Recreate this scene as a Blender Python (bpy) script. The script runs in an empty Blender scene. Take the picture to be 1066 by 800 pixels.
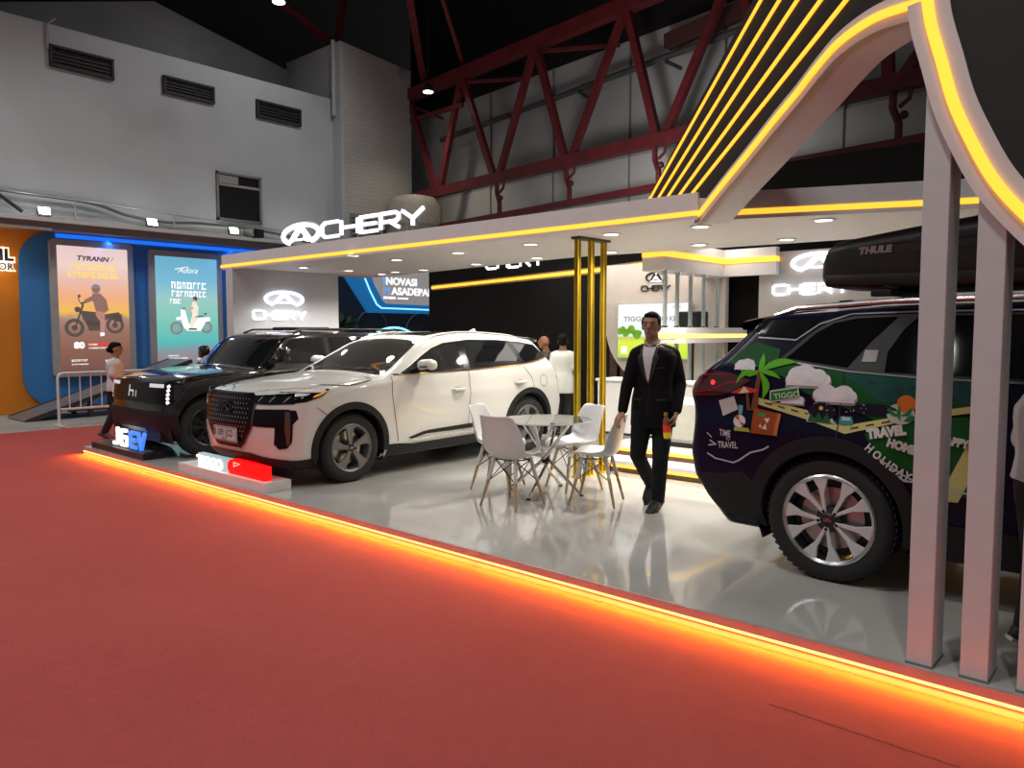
import bpy, bmesh, math, random
import numpy as np
from mathutils import Vector, Matrix
from mathutils.geometry import delaunay_2d_cdt
from mathutils.bvhtree import BVHTree
random.seed(7)
rng = np.random.default_rng(7)
SC = bpy.context.scene
COL = SC.collection
R = math.radians
SH = 0.11          # stage height

# ------------------------------------------------------------------ materials
MATS = {}
def mat(name, col, rough=0.5, metal=0.0, coat=0.0, emit=None, es=0.0, var=0.06, scale=8.0, bump=0.0, spec=0.5, alpha=1.0, trans=0.0):
    if name in MATS: return MATS[name]
    m = bpy.data.materials.new(name); m.use_nodes = True
    nt = m.node_tree; b = nt.nodes['Principled BSDF']
    b.inputs['Roughness'].default_value = rough
    b.inputs['Metallic'].default_value = metal
    b.inputs['Coat Weight'].default_value = coat
    b.inputs['Coat Roughness'].default_value = 0.03
    b.inputs['Specular IOR Level'].default_value = spec
    b.inputs['Transmission Weight'].default_value = trans
    b.inputs['Alpha'].default_value = alpha
    tc = nt.nodes.new('ShaderNodeTexCoord')
    nz = nt.nodes.new('ShaderNodeTexNoise'); nz.inputs['Scale'].default_value = scale; nz.inputs['Detail'].default_value = 4
    nt.links.new(tc.outputs['Object'], nz.inputs['Vector'])
    rp = nt.nodes.new('ShaderNodeValToRGB')
    c = list(col)
    rp.color_ramp.elements[0].position = 0.3; rp.color_ramp.elements[1].position = 0.7
    rp.color_ramp.elements[0].color = [max(0, v*(1-var)) for v in c] + [1]
    rp.color_ramp.elements[1].color = [min(1, v*(1+var)) for v in c] + [1]
    nt.links.new(nz.outputs['Fac'], rp.inputs['Fac'])
    nt.links.new(rp.outputs['Color'], b.inputs['Base Color'])
    if emit:
        b.inputs['Emission Color'].default_value = list(emit) + [1]
        b.inputs['Emission Strength'].default_value = es
    if bump:
        bp = nt.nodes.new('ShaderNodeBump'); bp.inputs['Strength'].default_value = bump; bp.inputs['Distance'].default_value = 0.01
        nt.links.new(nz.outputs['Fac'], bp.inputs['Height']); nt.links.new(bp.outputs['Normal'], b.inputs['Normal'])
    MATS[name] = m
    return m

def ramp_emit(name, stops, axis='Z', es=1.0, noise=0.0, scale=6.0):
    """lit picture: colour ramp over generated coordinates along one axis, with some cloudy noise"""
    if name in MATS: return MATS[name]
    m = bpy.data.materials.new(name); m.use_nodes = True
    nt = m.node_tree; b = nt.nodes['Principled BSDF']
    b.inputs['Base Color'].default_value = (.02, .02, .02, 1); b.inputs['Roughness'].default_value = .25
    tc = nt.nodes.new('ShaderNodeTexCoord'); sp = nt.nodes.new('ShaderNodeSeparateXYZ')
    nt.links.new(tc.outputs['Generated'], sp.inputs[0])
    nz = nt.nodes.new('ShaderNodeTexNoise'); nz.inputs['Scale'].default_value = scale; nz.inputs['Detail'].default_value = 6
    nt.links.new(tc.outputs['Generated'], nz.inputs['Vector'])
    ma = nt.nodes.new('ShaderNodeMath'); ma.operation = 'MULTIPLY_ADD'; ma.inputs[1].default_value = noise; 
    sb = nt.nodes.new('ShaderNodeMath'); sb.operation = 'SUBTRACT'; sb.inputs[1].default_value = 0.5
    nt.links.new(nz.outputs['Fac'], sb.inputs[0]); nt.links.new(sb.outputs[0], ma.inputs[0])
    nt.links.new(sp.outputs[axis], ma.inputs[2])
    rp = nt.nodes.new('ShaderNodeValToRGB')
    els = rp.color_ramp.elements
    while len(els) < len(stops): els.new(0.5)
    for e, (p, c) in zip(els, stops): e.position = p; e.color = list(c) + [1]
    nt.links.new(ma.outputs[0], rp.inputs['Fac'])
    nt.links.new(rp.outputs['Color'], b.inputs['Emission Color'])
    b.inputs['Emission Strength'].default_value = es
    MATS[name] = m
    return m

# ------------------------------------------------------------------ mesh builder
class MB:
    def __init__(s): s.v = []; s.f = []
    def add(s, vs, fs):
        o = len(s.v); s.v += [tuple(map(float, p)) for p in vs]; s.f += [tuple(i+o for i in f) for f in fs]; return s
    def box(s, x0, x1, y0, y1, z0, z1):
        return s.add([(x0,y0,z0),(x1,y0,z0),(x1,y1,z0),(x0,y1,z0),(x0,y0,z1),(x1,y0,z1),(x1,y1,z1),(x0,y1,z1)],
              [(0,3,2,1),(4,5,6,7),(0,1,5,4),(1,2,6,5),(2,3,7,6),(3,0,4,7)])
    def obox(s, c, ax, ay, az):
        c, ax, ay, az = map(Vector, (c, ax, ay, az))
        vs = [c+i*ax+j*ay+k*az for k in (-1,1) for i,j in ((-1,-1),(1,-1),(1,1),(-1,1))]
        return s.add(vs, [(0,3,2,1),(4,5,6,7),(0,1,5,4),(1,2,6,5),(2,3,7,6),(3,0,4,7)])
    def beam(s, p0, p1, w, h=None, up=(0,0,1)):
        p0, p1 = Vector(p0), Vector(p1); d = (p1-p0); L = d.length; d.normalize(); h = h or w
        u = Vector(up); sd = d.cross(u)
        if sd.length < 1e-4: sd = d.cross(Vector((1,0,0)))
        sd.normalize(); u = sd.cross(d)
        return s.obox((p0+p1)/2, d*L/2, sd*w/2, u*h/2)
    def cyl(s, p0, p1, r0, r1=None, n=16, cap=True):
        r1 = r0 if r1 is None else r1
        return s.tube([p0, p1], [r0, r1], n, cap)
    def tube(s, pts, rad, n=10, cap=True):
        pts = [Vector(p) for p in pts]
        if not hasattr(rad, '__len__'): rad = [rad]*len(pts)
        o = len(s.v); prev = None
        for i, p in enumerate(pts):
            d = (pts[min(i+1, len(pts)-1)] - pts[max(i-1, 0)]).normalized()
            if prev is None:
                a = d.cross(Vector((0,0,1)))
                if a.length < 1e-3: a = d.cross(Vector((1,0,0)))
            else: a = prev - d*prev.dot(d)
            a.normalize(); prev = a; b = d.cross(a)
            for k in range(n):
                t = 2*math.pi*k/n; q = p + (a*math.cos(t) + b*math.sin(t))*rad[i]; s.v.append(tuple(q))
        for i in range(len(pts)-1):
            for k in range(n):
                s.f.append((o+i*n+k, o+i*n+(k+1)%n, o+(i+1)*n+(k+1)%n, o+(i+1)*n+k))
        if cap:
            s.f.append(tuple(o+k for k in range(n))[::-1]); s.f.append(tuple(o+(len(pts)-1)*n+k for k in range(n)))
        return s
    def lathe(s, prof, org=(0,0,0), axis=(0,0,1), n=32, close=False, caps=True):
        org = Vector(org); ax = Vector(axis).normalized()
        a = ax.cross(Vector((0,0,1)))
        if a.length < 1e-3: a = Vector((1,0,0))
        a.normalize(); b = ax.cross(a); o = len(s.v)
        for r, h in prof:
            for k in range(n):
                t = 2*math.pi*k/n; s.v.append(tuple(org + ax*h + (a*math.cos(t)+b*math.sin(t))*r))
        m = len(prof)
        for i in range(m if close else m-1):
            for k in range(n):
                j = (i+1) % m
                s.f.append((o+i*n+k, o+i*n+(k+1)%n, o+j*n+(k+1)%n, o+j*n+k))
        if not close and caps:
            if prof[0][0] > 1e-5: s.f.append(tuple(o+k for k in range(n))[::-1])
            if prof[-1][0] > 1e-5: s.f.append(tuple(o+(m-1)*n+k for k in range(n)))
        return s
    def prism(s, poly, org, ux, uy, d):
        """extrude 2D polygon placed at org + x*ux + y*uy by the vector d"""
        org, ux, uy, d = map(Vector, (org, ux, uy, d)); n = len(poly); o = len(s.v)
        a = [org+ux*x+uy*y for x, y in poly]
        return s.add([tuple(p) for p in a] + [tuple(p+d) for p in a],
             [tuple(range(n))[::-1], tuple(range(n, 2*n))] + [(i, (i+1)%n, n+(i+1)%n, n+i) for i in range(n)])
    def ribbon(s, pts, w, org, ux, uy, d, closed=False):
        """flat stroke of width w along 2D polyline, mitred, extruded by d"""
        L, Rr = miter(pts, w, closed)
        n = len(pts)
        for i in range(n if closed else n-1):
            j = (i+1) % n
            s.prism([L[i], Rr[i], Rr[j], L[j]], org, ux, uy, d)
        return s
    def grid(s, P):
        """P[i][j] points"""
        o = len(s.v); m, n = len(P), len(P[0])
        for r in P: s.v += [tuple(map(float, p)) for p in r]
        for i in range(m-1):
            for j in range(n-1): s.f.append((o+i*n+j, o+i*n+j+1, o+(i+1)*n+j+1, o+(i+1)*n+j))
        return s
    def ell(s, c, r, n=16, m=10, ax=None):
        c = Vector(c); o = len(s.v)
        A = ax or (Vector((1,0,0)), Vector((0,1,0)), Vector((0,0,1)))
        for i in range(m+1):
            ph = math.pi*i/m
            for k in range(n):
                t = 2*math.pi*k/n
                s.v.append(tuple(c + A[0]*r[0]*math.sin(ph)*math.cos(t) + A[1]*r[1]*math.sin(ph)*math.sin(t) + A[2]*r[2]*math.cos(ph)))
        for i in range(m):
            for k in range(n): s.f.append((o+i*n+k, o+(i+1)*n+k, o+(i+1)*n+(k+1)%n, o+i*n+(k+1)%n))
        return s
    def loft(s, secs, n=20, pw=2.0):
        """secs: (centre, vecA, vecB) ellipses (superellipse power pw), capped"""
        o = len(s.v)
        for c, a, b in secs:
            c, a, b = Vector(c), Vector(a), Vector(b)
            for k in range(n):
                t = 2*math.pi*k/n; ct, st = math.cos(t), math.sin(t)
                e = 2.0/pw
                s.v.append(tuple(c + a*math.copysign(abs(ct)**e, ct) + b*math.copysign(abs(st)**e, st)))
        for i in range(len(secs)-1):
            for k in range(n): s.f.append((o+i*n+k, o+i*n+(k+1)%n, o+(i+1)*n+(k+1)%n, o+(i+1)*n+k))
        s.f.append(tuple(o+k for k in range(n))[::-1]); s.f.append(tuple(o+(len(secs)-1)*n+k for k in range(n)))
        return s
    def join(s, o): return s.add(o.v, o.f)
    def xf(s, M): s.v = [tuple(M @ Vector(p)) for p in s.v]; return s

def miter(pts, w, closed=False):
    n = len(pts); L = []; Rr = []
    for i in range(n):
        p = Vector(pts[i])
        a = Vector(pts[(i-1) % n]) if (i > 0 or closed) else None
        b = Vector(pts[(i+1) % n]) if (i < n-1 or closed) else None
        d0 = (p-a).normalized() if a is not None else (b-p).normalized()
        d1 = (b-p).normalized() if b is not None else d0
        n0 = Vector((-d0.y, d0.x)); n1 = Vector((-d1.y, d1.x)); nn = n0+n1
        if nn.length < 1e-4: nn = n0
        nn.normalize(); k = 1/max(.45, nn.dot(n0))
        L.append(tuple(p+nn*w/2*k)); Rr.append(tuple(p-nn*w/2*k))
    return L, Rr

OFF = {}   # world offset of every parent built in world coordinates
def link(o): COL.objects.link(o); return o
def build(mb, name, m, parent=None, smooth=False, angle=35, bevel=0, recalc=True, local=False):
    me = bpy.data.meshes.new(name)
    off = Vector((0,0,0)) if (parent is None or local) else OFF.get(parent.name, Vector((0,0,0)))
    me.from_pydata([tuple(Vector(p)-off) for p in mb.v], [], mb.f); me.validate(clean_customdata=False)
    if recalc:
        bm = bmesh.new(); bm.from_mesh(me); bmesh.ops.recalc_face_normals(bm, faces=bm.faces); bm.to_mesh(me); bm.free()
    if m is not None: me.materials.append(m)
    if smooth:
        me.polygons.foreach_set('use_smooth', [True]*len(me.polygons))
        if angle < 180: me.set_sharp_from_angle(angle=R(angle))
    o = link(bpy.data.objects.new(name, me))
    if parent is not None:
        o.parent = parent; OFF[o.name] = off
    if bevel:
        md = o.modifiers.new('bevel', 'BEVEL'); md.width = bevel; md.segments = 2; md.limit_method = 'ANGLE'; md.angle_limit = R(40)
    return o
def tag(o, label, cat, group=None, kind=None):
    if label: o['label'] = label
    if cat: o['category'] = cat
    if group: o['group'] = group
    if kind: o['kind'] = kind
    return o
def thing(name, label, cat, loc=(0,0,0), rz=0.0, group=None):
    o = link(bpy.data.objects.new(name, None)); o.empty_display_size = .1
    o.location = loc; o.rotation_euler = (0,0,rz); OFF[o.name] = Vector(loc)
    return tag(o, label, cat, group)
def struct(mb, name, m, **k):
    o = build(mb, name, m, **k); o['kind'] = 'structure'; return o
def copy_tree(o, parent=None):
    c = o.copy(); link(c); c.parent = parent
    OFF[c.name] = OFF.get(o.name, Vector((0,0,0)))
    for ch in list(o.children): copy_tree(ch, c)
    return c

# ------------------------------------------------------------------ 2D tools
def circle(cx, cy, r, n=24, a0=0, a1=360, ry=None):
    ry = ry or r; full = abs(a1-a0) >= 360
    return [(cx+r*math.cos(R(a0+(a1-a0)*i/(n if full else n-1))), cy+ry*math.sin(R(a0+(a1-a0)*i/(n if full else n-1)))) for i in range(n)]
def inside(px, py, poly):
    P = np.asarray(poly); x0, y0 = P[:,0], P[:,1]; x1, y1 = np.roll(x0,-1), np.roll(y0,-1)
    px = np.asarray(px)[:,None]; py = np.asarray(py)[:,None]
    c = ((y0 > py) != (y1 > py)) & (px < (x1-x0)*(py-y0)/(y1-y0+1e-12)+x0)
    return c.sum(1) % 2 == 1
def densify(poly, ds, closed=True):
    out = []
    n = len(poly)
    for i in range(n if closed else n-1):
        a, b = poly[i], poly[(i+1)%n]; L = math.dist(a, b); k = max(1, int(math.ceil(L/ds)))
        out += [(a[0]+(b[0]-a[0])*j/k, a[1]+(b[1]-a[1])*j/k) for j in range(k)]
    if not closed: out.append(tuple(poly[-1]))
    return out
def spline(pts, n=8, closed=False):
    """Catmull-Rom through 2D / 3D points"""
    P = [Vector(p) for p in pts]; m = len(P); out = []
    for i in range(m if closed else m-1):
        p0 = P[(i-1)%m] if (closed or i > 0) else P[i]
        p1, p2 = P[i], P[(i+1)%m]
        p3 = P[(i+2)%m] if (closed or i+2 < m) else p2
        for j in range(n):
            t = j/n
            out.append(tuple(.5*((2*p1)+(p2-p0)*t+(2*p0-5*p1+4*p2-p3)*t*t+(3*p1-p0-3*p2+p3)*t**3)))
    if not closed: out.append(tuple(P[-1]))
    return out
def fill2d(poly, ds):
    """triangulated polygon with interior points -> verts2d, faces, n boundary"""
    b = densify(poly, ds); n = len(b)
    P = np.asarray(b); x0, y0 = P.min(0); x1, y1 = P.max(0)
    gx, gy = np.meshgrid(np.arange(x0+ds*.5, x1, ds), np.arange(y0+ds*.5, y1, ds))
    gx, gy = gx.ravel(), gy.ravel()
    if len(gx):
        k = inside(gx, gy, b); gx, gy = gx[k], gy[k]
        if len(gx):
            d = np.min((gx[:,None]-P[:,0])**2+(gy[:,None]-P[:,1])**2, axis=1); k = d > (ds*.45)**2; gx, gy = gx[k], gy[k]
    vs = [Vector(p) for p in b] + [Vector((x, y)) for x, y in zip(gx, gy)]
    r = delaunay_2d_cdt(vs, [(i, (i+1) % n) for i in range(n)], [], 1, 1e-6)
    return [tuple(v) for v in r[0]], [tuple(f) for f in r[2]]
def text2d(s, size=1.0, xs=1.0, bold=0.0, shear=0.0, align='LEFT'):
    cu = bpy.data.curves.new('t', 'FONT'); cu.body = s; cu.size = size; cu.offset = bold; cu.shear = shear; cu.align_x = align; cu.resolution_u = 3
    o = bpy.data.objects.new('t', cu); COL.objects.link(o)
    dg = bpy.context.evaluated_depsgraph_get(); dg.update()
    me = bpy.data.meshes.new_from_object(o.evaluated_get(dg))
    v = [(p.co.x*xs, p.co.y) for p in me.vertices]; f = [tuple(p.vertices) for p in me.polygons]
    bpy.data.objects.remove(o); bpy.data.curves.remove(cu); bpy.data.meshes.remove(me)
    return v, f
def text_mb(s, size, org, ux, uy, un=None, depth=0.0, xs=1.0, bold=0.0, shear=0.0, align='LEFT'):
    """flat or raised writing: origin bottom-left, ux/uy unit vectors"""
    v, f = text2d(s, size, xs, bold, shear, align)
    org, ux, uy = map(Vector, (org, ux, uy)); mb = MB()
    un = Vector(un) if un is not None else ux.cross(uy)
    top = [org+ux*x+uy*y+un*depth for x, y in v]
    mb.add(top, f)
    if depth:
        mb.add([p-un*depth for p in top], [g[::-1] for g in f])
        ec = {}
        for g in f:
            for i in range(len(g)):
                e = (g[i], g[(i+1) % len(g)]); ec[e] = 1
        n = len(v)
        mb.f += [(a, b, b+n, a+n) for (a, b) in ec if (b, a) not in ec]
    return mb

GLYPH = {
 'C': (1.2, [[(1.2,1),(.22,1),(0,.8),(0,.2),(.22,0),(1.2,0)]]),
 'H': (1.15, [[(0,0),(0,1)], [(1.15,0),(1.15,1)], [(0,.5),(1.15,.5)]]),
 'E': (1.1, [[(1.1,1),(0,1),(0,0),(1.1,0)], [(0,.5),(1.02,.5)]]),
 'R': (1.15, [[(0,0),(0,1),(.95,1),(1.13,.86),(1.13,.6),(.95,.45),(.05,.45)], [(.55,.45),(1.15,0)]]),
 'Y': (1.25, [[(0,1),(.62,.45),(1.25,1)], [(.62,.45),(.62,0)]]),
}
def glyph(ch, h, org, ux, uy, d, w=.19, xs=1.0):
    W, strokes = GLYPH[ch]; mb = MB(); q = h*(1-w); o = Vector(org)+Vector(uy)*h*w/2
    for st in strokes: mb.ribbon([(x*q*xs, y*q) for x, y in st], w*h, o, ux, uy, d)
    return mb, W*q*xs + w*h*1.6
def emblem(a, b, org, ux, uy, d, t=.10):
    """oval ring open at the foot with a steep letter A inside"""
    mb = MB()
    ring = circle(0, 0, a, 40, -52, 232, ry=b)
    mb.ribbon(ring, t*a*1.25, org, ux, uy, d)
    for sg in (-1, 1):
        mb.prism([(sg*a*.02,b*.62),(sg*a*.02,b*.35),(sg*a*.40,-b*.62),(sg*a*.62,-b*.80),(sg*a*.66,-b*.70),(sg*a*.2,b*.62)][::sg], org, ux, uy, d)
    mb.prism([(-a*.28,-b*.62),(a*.28,-b*.62),(a*.20,-b*.42),(-a*.20,-b*.42)], org, ux, uy, d)
    return mb
def light(name, typ, loc, energy, color=(1,1,1), size=.1, target=None, size_y=None, spot=None, blend=.5, spread=None):
    l = bpy.data.lights.new(name, typ); l.energy = energy; l.color = color
    if typ == 'AREA':
        l.size = size
        if size_y: l.shape = 'RECTANGLE'; l.size_y = size_y
        if spread: l.spread = R(spread)
    else: l.shadow_soft_size = size
    if typ == 'SPOT': l.spot_size = R(spot or 120); l.spot_blend = blend
    o = link(bpy.data.objects.new(name, l)); o.location = loc
    if target is not None: o.rotation_euler = (Vector(target)-Vector(loc)).to_track_quat('-Z', 'Y').to_euler()
    return o
# ------------------------------------------------------------------ materials used widely
M_white = mat('white_paint', (.62,.60,.58), .45)
M_whiteb = mat('booth_white', (.74,.725,.71), .5, var=.03)
M_soffit = mat('soffit_white', (.80,.775,.74), .55, var=.03)
M_black = mat('black_paint', (.008,.008,.008), .6)
M_led = mat('led_yellow', (.8,.5,.05), .5, emit=(1.0,.40,.03), es=1.7, var=.01)
M_ledw = mat('led_warm', (.8,.5,.1), .5, emit=(1.0,.58,.16), es=1.7, var=.01)
M_ledo = mat('led_orange', (.8,.4,.05), .5, emit=(1.0,.62,.16), es=2.2, var=.01)
M_lampw = mat('lamp_white', (.9,.9,.9), .4, emit=(1,.97,.9), es=5, var=.01)
M_signw = mat('sign_white_light', (.9,.9,.9), .4, emit=(.93,.95,1), es=1.5, var=.01)
M_signh = mat('sign_halo_light', (.9,.9,.95), .4, emit=(.86,.9,1), es=2.2, var=.01)
M_red_steel = mat('red_steel', (.14,.014,.018), .5, var=.25, scale=3)
M_chrome = mat('chrome', (.75,.75,.76), .08, metal=1, var=.02)
M_gold = mat('gold_mirror', (.85,.60,.04), .25, metal=.6, var=.05)
M_grey = mat('grey_metal', (.35,.35,.35), .4, metal=.6)
M_dark = mat('dark_plastic', (.012,.012,.013), .55)
M_rubber = mat('rubber', (.011,.011,.011), .75, bump=.1, scale=60)

# ------------------------------------------------------------------ floor, carpet
def carpet_mat():
    m = bpy.data.materials.new('red_carpet'); m.use_nodes = True; nt = m.node_tree; b = nt.nodes['Principled BSDF']
    b.inputs['Roughness'].default_value = .95; b.inputs['Specular IOR Level'].default_value = .15
    tc = nt.nodes.new('ShaderNodeTexCoord')
    n1 = nt.nodes.new('ShaderNodeTexNoise'); n1.inputs['Scale'].default_value = .7; n1.inputs['Detail'].default_value = 5
    n2 = nt.nodes.new('ShaderNodeTexNoise'); n2.inputs['Scale'].default_value = 140; n2.inputs['Detail'].default_value = 3
    n3 = nt.nodes.new('ShaderNodeTexNoise'); n3.inputs['Scale'].default_value = 9; n3.inputs['Detail'].default_value = 6; n3.inputs['Roughness'].default_value = .7
    for n in (n1, n2, n3): nt.links.new(tc.outputs['Object'], n.inputs['Vector'])
    a = nt.nodes.new('ShaderNodeMath'); a.operation = 'ADD'; c = nt.nodes.new('ShaderNodeMath'); c.operation = 'ADD'
    nt.links.new(n1.outputs['Fac'], a.inputs[0]); nt.links.new(n2.outputs['Fac'], a.inputs[1]); nt.links.new(a.outputs[0], c.inputs[0]); nt.links.new(n3.outputs['Fac'], c.inputs[1])
    rp = nt.nodes.new('ShaderNodeMapRange'); rp.inputs[1].default_value = 1.0; rp.inputs[2].default_value = 2.0
    nt.links.new(c.outputs[0], rp.inputs[0])
    mx = nt.nodes.new('ShaderNodeMix'); mx.data_type = 'RGBA'
    mx.inputs[6].default_value = (.38,.068,.062,1); mx.inputs[7].default_value = (.48,.095,.088,1)
    nt.links.new(rp.outputs[0], mx.inputs[0]); nt.links.new(mx.outputs[2], b.inputs['Base Color'])
    bp = nt.nodes.new('ShaderNodeBump'); bp.inputs['Strength'].default_value = .5; bp.inputs['Distance'].default_value = .004
    nt.links.new(n2.outputs['Fac'], bp.inputs['Height']); nt.links.new(bp.outputs['Normal'], b.inputs['Normal'])
    return m
M_carpet = carpet_mat()
M_conc = mat('concrete_floor', (.34,.33,.30), .55, var=.18, scale=1.5, bump=.1)
struct(MB().box(-24, 14, -14, 20, -.06, -.006), 'floor', M_conc)
cb = MB().box(-14.35, 10, -12, 12, -.006, 0)
struct(cb, 'floor_carpet', M_carpet)
# carpet joint
tag(build(MB().box(-1.35, 6, 3.22, 3.225, 0, .0012), 'carpet_seam', mat('seam', (.26,.035,.03), .95)), None, None, kind='structure')

# ------------------------------------------------------------------ stage
def stage_mat():
    m = bpy.data.materials.new('stage_gloss'); m.use_nodes = True; nt = m.node_tree; b = nt.nodes['Principled BSDF']
    b.inputs['Coat Weight'].default_value = .35; b.inputs['Coat Roughness'].default_value = .04
    b.inputs['Specular IOR Level'].default_value = .6
    tc = nt.nodes.new('ShaderNodeTexCoord'); n = nt.nodes.new('ShaderNodeTexNoise'); n.inputs['Scale'].default_value = 1.2; n.inputs['Detail'].default_value = 7
    nt.links.new(tc.outputs['Object'], n.inputs['Vector'])
    rp = nt.nodes.new('ShaderNodeValToRGB'); rp.color_ramp.elements[0].position = .35; rp.color_ramp.elements[1].position = .65
    rp.color_ramp.elements[0].color = (.42,.412,.39,1); rp.color_ramp.elements[1].color = (.50,.49,.465,1)
    nt.links.new(n.outputs['Fac'], rp.inputs['Fac']); nt.links.new(rp.outputs['Color'], b.inputs['Base Color'])
    mr = nt.nodes.new('ShaderNodeMapRange'); mr.inputs[1].default_value = .3; mr.inputs[2].default_value = .7; mr.inputs[3].default_value = .05; mr.inputs[4].default_value = .12
    nt.links.new(n.outputs['Fac'], mr.inputs[0]); nt.links.new(mr.outputs[0], b.inputs['Roughness'])
    n2 = nt.nodes.new('ShaderNodeTexNoise'); n2.inputs['Scale'].default_value = 2.2; n2.inputs['Detail'].default_value = 2
    nt.links.new(tc.outputs['Object'], n2.inputs['Vector'])
    bp = nt.nodes.new('ShaderNodeBump'); bp.inputs['Strength'].default_value = .06; bp.inputs['Distance'].default_value = .05
    nt.links.new(n2.outputs['Fac'], bp.inputs['Height']); nt.links.new(bp.outputs['Normal'], b.inputs['Normal'])
    return m
YS = 3.79
st = thing('display_platform', 'low glossy white display platform with glowing orange edge on red carpet', 'platform', (-4, 7, 0))
build(MB().box(-11.08, 4.0, YS+.005, 10.0, .012, SH), 'deck', stage_mat(), st)
fa = MB().box(-11.10, 4.0, YS-.012, YS+.004, .062, SH).box(-11.10, -11.081, YS-.012, 10.3, .062, SH)
build(fa, 'edge_trim', mat('edge_trim', (.42,.36,.34), .35, metal=.2), st)
build(MB().box(-11.085, 4.0, YS-.002, YS+.004, .0, .045), 'fascia', mat('fascia', (.62,.55,.52), .5), st)
build(MB().box(-11.085, 4.0, YS-.010, YS-.002, .046, .058), 'led_strip', M_ledo, st)
for x in (-9.3, -5.6, -1.9, 1.8):
    light('edge_lamp', 'AREA', (x, YS-.02, .055), 38, (1,.30,.006), size=3.68, size_y=.02, target=(x, YS-.30, -.18))
light('edge_lamp', 'AREA', (-11.12, 5.2, .055), 10, (1,.30,.006), size=.02, size_y=2.6, target=(-11.4, 5.2, -.1))

# ------------------------------------------------------------------ hall shell
M_hall = mat('hall_wall', (.41,.43,.445), .8, var=.10, scale=.6, bump=.05)
M_halld = mat('hall_dark_wall', (.20,.20,.205), .9, var=.15, scale=.5)
def brick_mat():
    m = bpy.data.materials.new('white_brick'); m.use_nodes = True; nt = m.node_tree; b = nt.nodes['Principled BSDF']; b.inputs['Roughness'].default_value = .85
    tc = nt.nodes.new('ShaderNodeTexCoord'); mp = nt.nodes.new('ShaderNodeMapping'); mp.inputs['Rotation'].default_value = (0, R(90), R(90))
    br = nt.nodes.new('ShaderNodeTexBrick'); br.inputs['Scale'].default_value = 2.2; br.inputs['Mortar Size'].default_value = .012
    sp = nt.nodes.new('ShaderNodeSeparateXYZ'); cx = nt.nodes.new('ShaderNodeCombineXYZ')
    nt.links.new(tc.outputs['Object'], sp.inputs[0]); nt.links.new(sp.outputs[1], cx.inputs[0]); nt.links.new(sp.outputs[2], cx.inputs[1])
    br.inputs['Color1'].default_value = (.40,.385,.36,1); br.inputs['Color2'].default_value = (.43,.415,.39,1); br.inputs['Mortar'].default_value = (.30,.285,.27,1)
    nt.links.new(cx.outputs[0], br.inputs['Vector']); nt.links.new(br.outputs['Color'], b.inputs['Base Color'])
    return m
struct(MB().box(-18.3, -18, -10, 13.1, 0, 7.98), 'wall_left', M_hall)
struct(MB().prism([(-10,5.2),(5,8.72),(8.86,9.93),(14.2,8.85),(14.2,5),(-10,5)], (-20.3,0,0), (0,1,0), (0,0,1), (.3,0,0)), 'wall_left_upper', M_halld)
# block at the corner with brick side
struct(MB().box(-20.2, -17.62, 12.75, 12.85, 0, 9.45), 'wall_corner', M_hall)
struct(MB().prism([(12.85,0),(15.25,0),(15.25,9.25),(12.85,9.45)], (-17.62,0,0), (0,1,0), (0,0,1), (-.3,0,0)), 'wall_brick', brick_mat())
# far wall behind the truss (slightly turned)
P0 = Vector((-18, 15.3, 0)); DR = Vector((.991,-.133,0)).normalized(); NR = Vector((-DR.y, DR.x, 0))  # NR points away (depth)
def fw(u, z, d=0.0): p = P0 + DR*u + NR*d; return (p.x, p.y, z)
M_far = mat('far_wall_shaded', (.36,.37,.37), .75, var=.22, scale=.35)
struct(MB().prism([(-1,0),(26,0),(26,5.6),(-1,5.6)], fw(0,0,.82), DR, (0,0,1), NR*.1), 'wall_far', mat('far_wall_lit', (.60,.61,.59), .75, var=.12, scale=.35))  # paler colour puts the brighter light into the lower far wall
struct(MB().prism([(-1,5.6),(26,5.6),(26,8.2),(-1,8.2)], fw(0,0,.85), DR, (0,0,1), NR*.1), 'wall_far_shaded', M_far)  # same wall, darker colour standing for its weaker light
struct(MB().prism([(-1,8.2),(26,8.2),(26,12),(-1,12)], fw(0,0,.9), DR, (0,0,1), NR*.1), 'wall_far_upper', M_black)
for u in (3.1, 5.6, 8.1, 10.6, 13.1):
    struct(MB().beam(fw(u, 4.6, .82), fw(u, 8.2, .82), .05, .03), 'trim_panel_joint', mat('joint', (.2,.2,.2), .8))
struct(MB().prism([(-26,-16),(16,-16),(16,22),(-26,22)], (0,0,12.2), (1,0,0), (0,1,0), (0,0,.1)), 'ceiling', mat('ceiling_dark', (.02,.018,.017), .9))
struct(MB().box(-26.2, -26, -14, 22, 0, 12.2), 'wall_outer', M_black)

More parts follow.
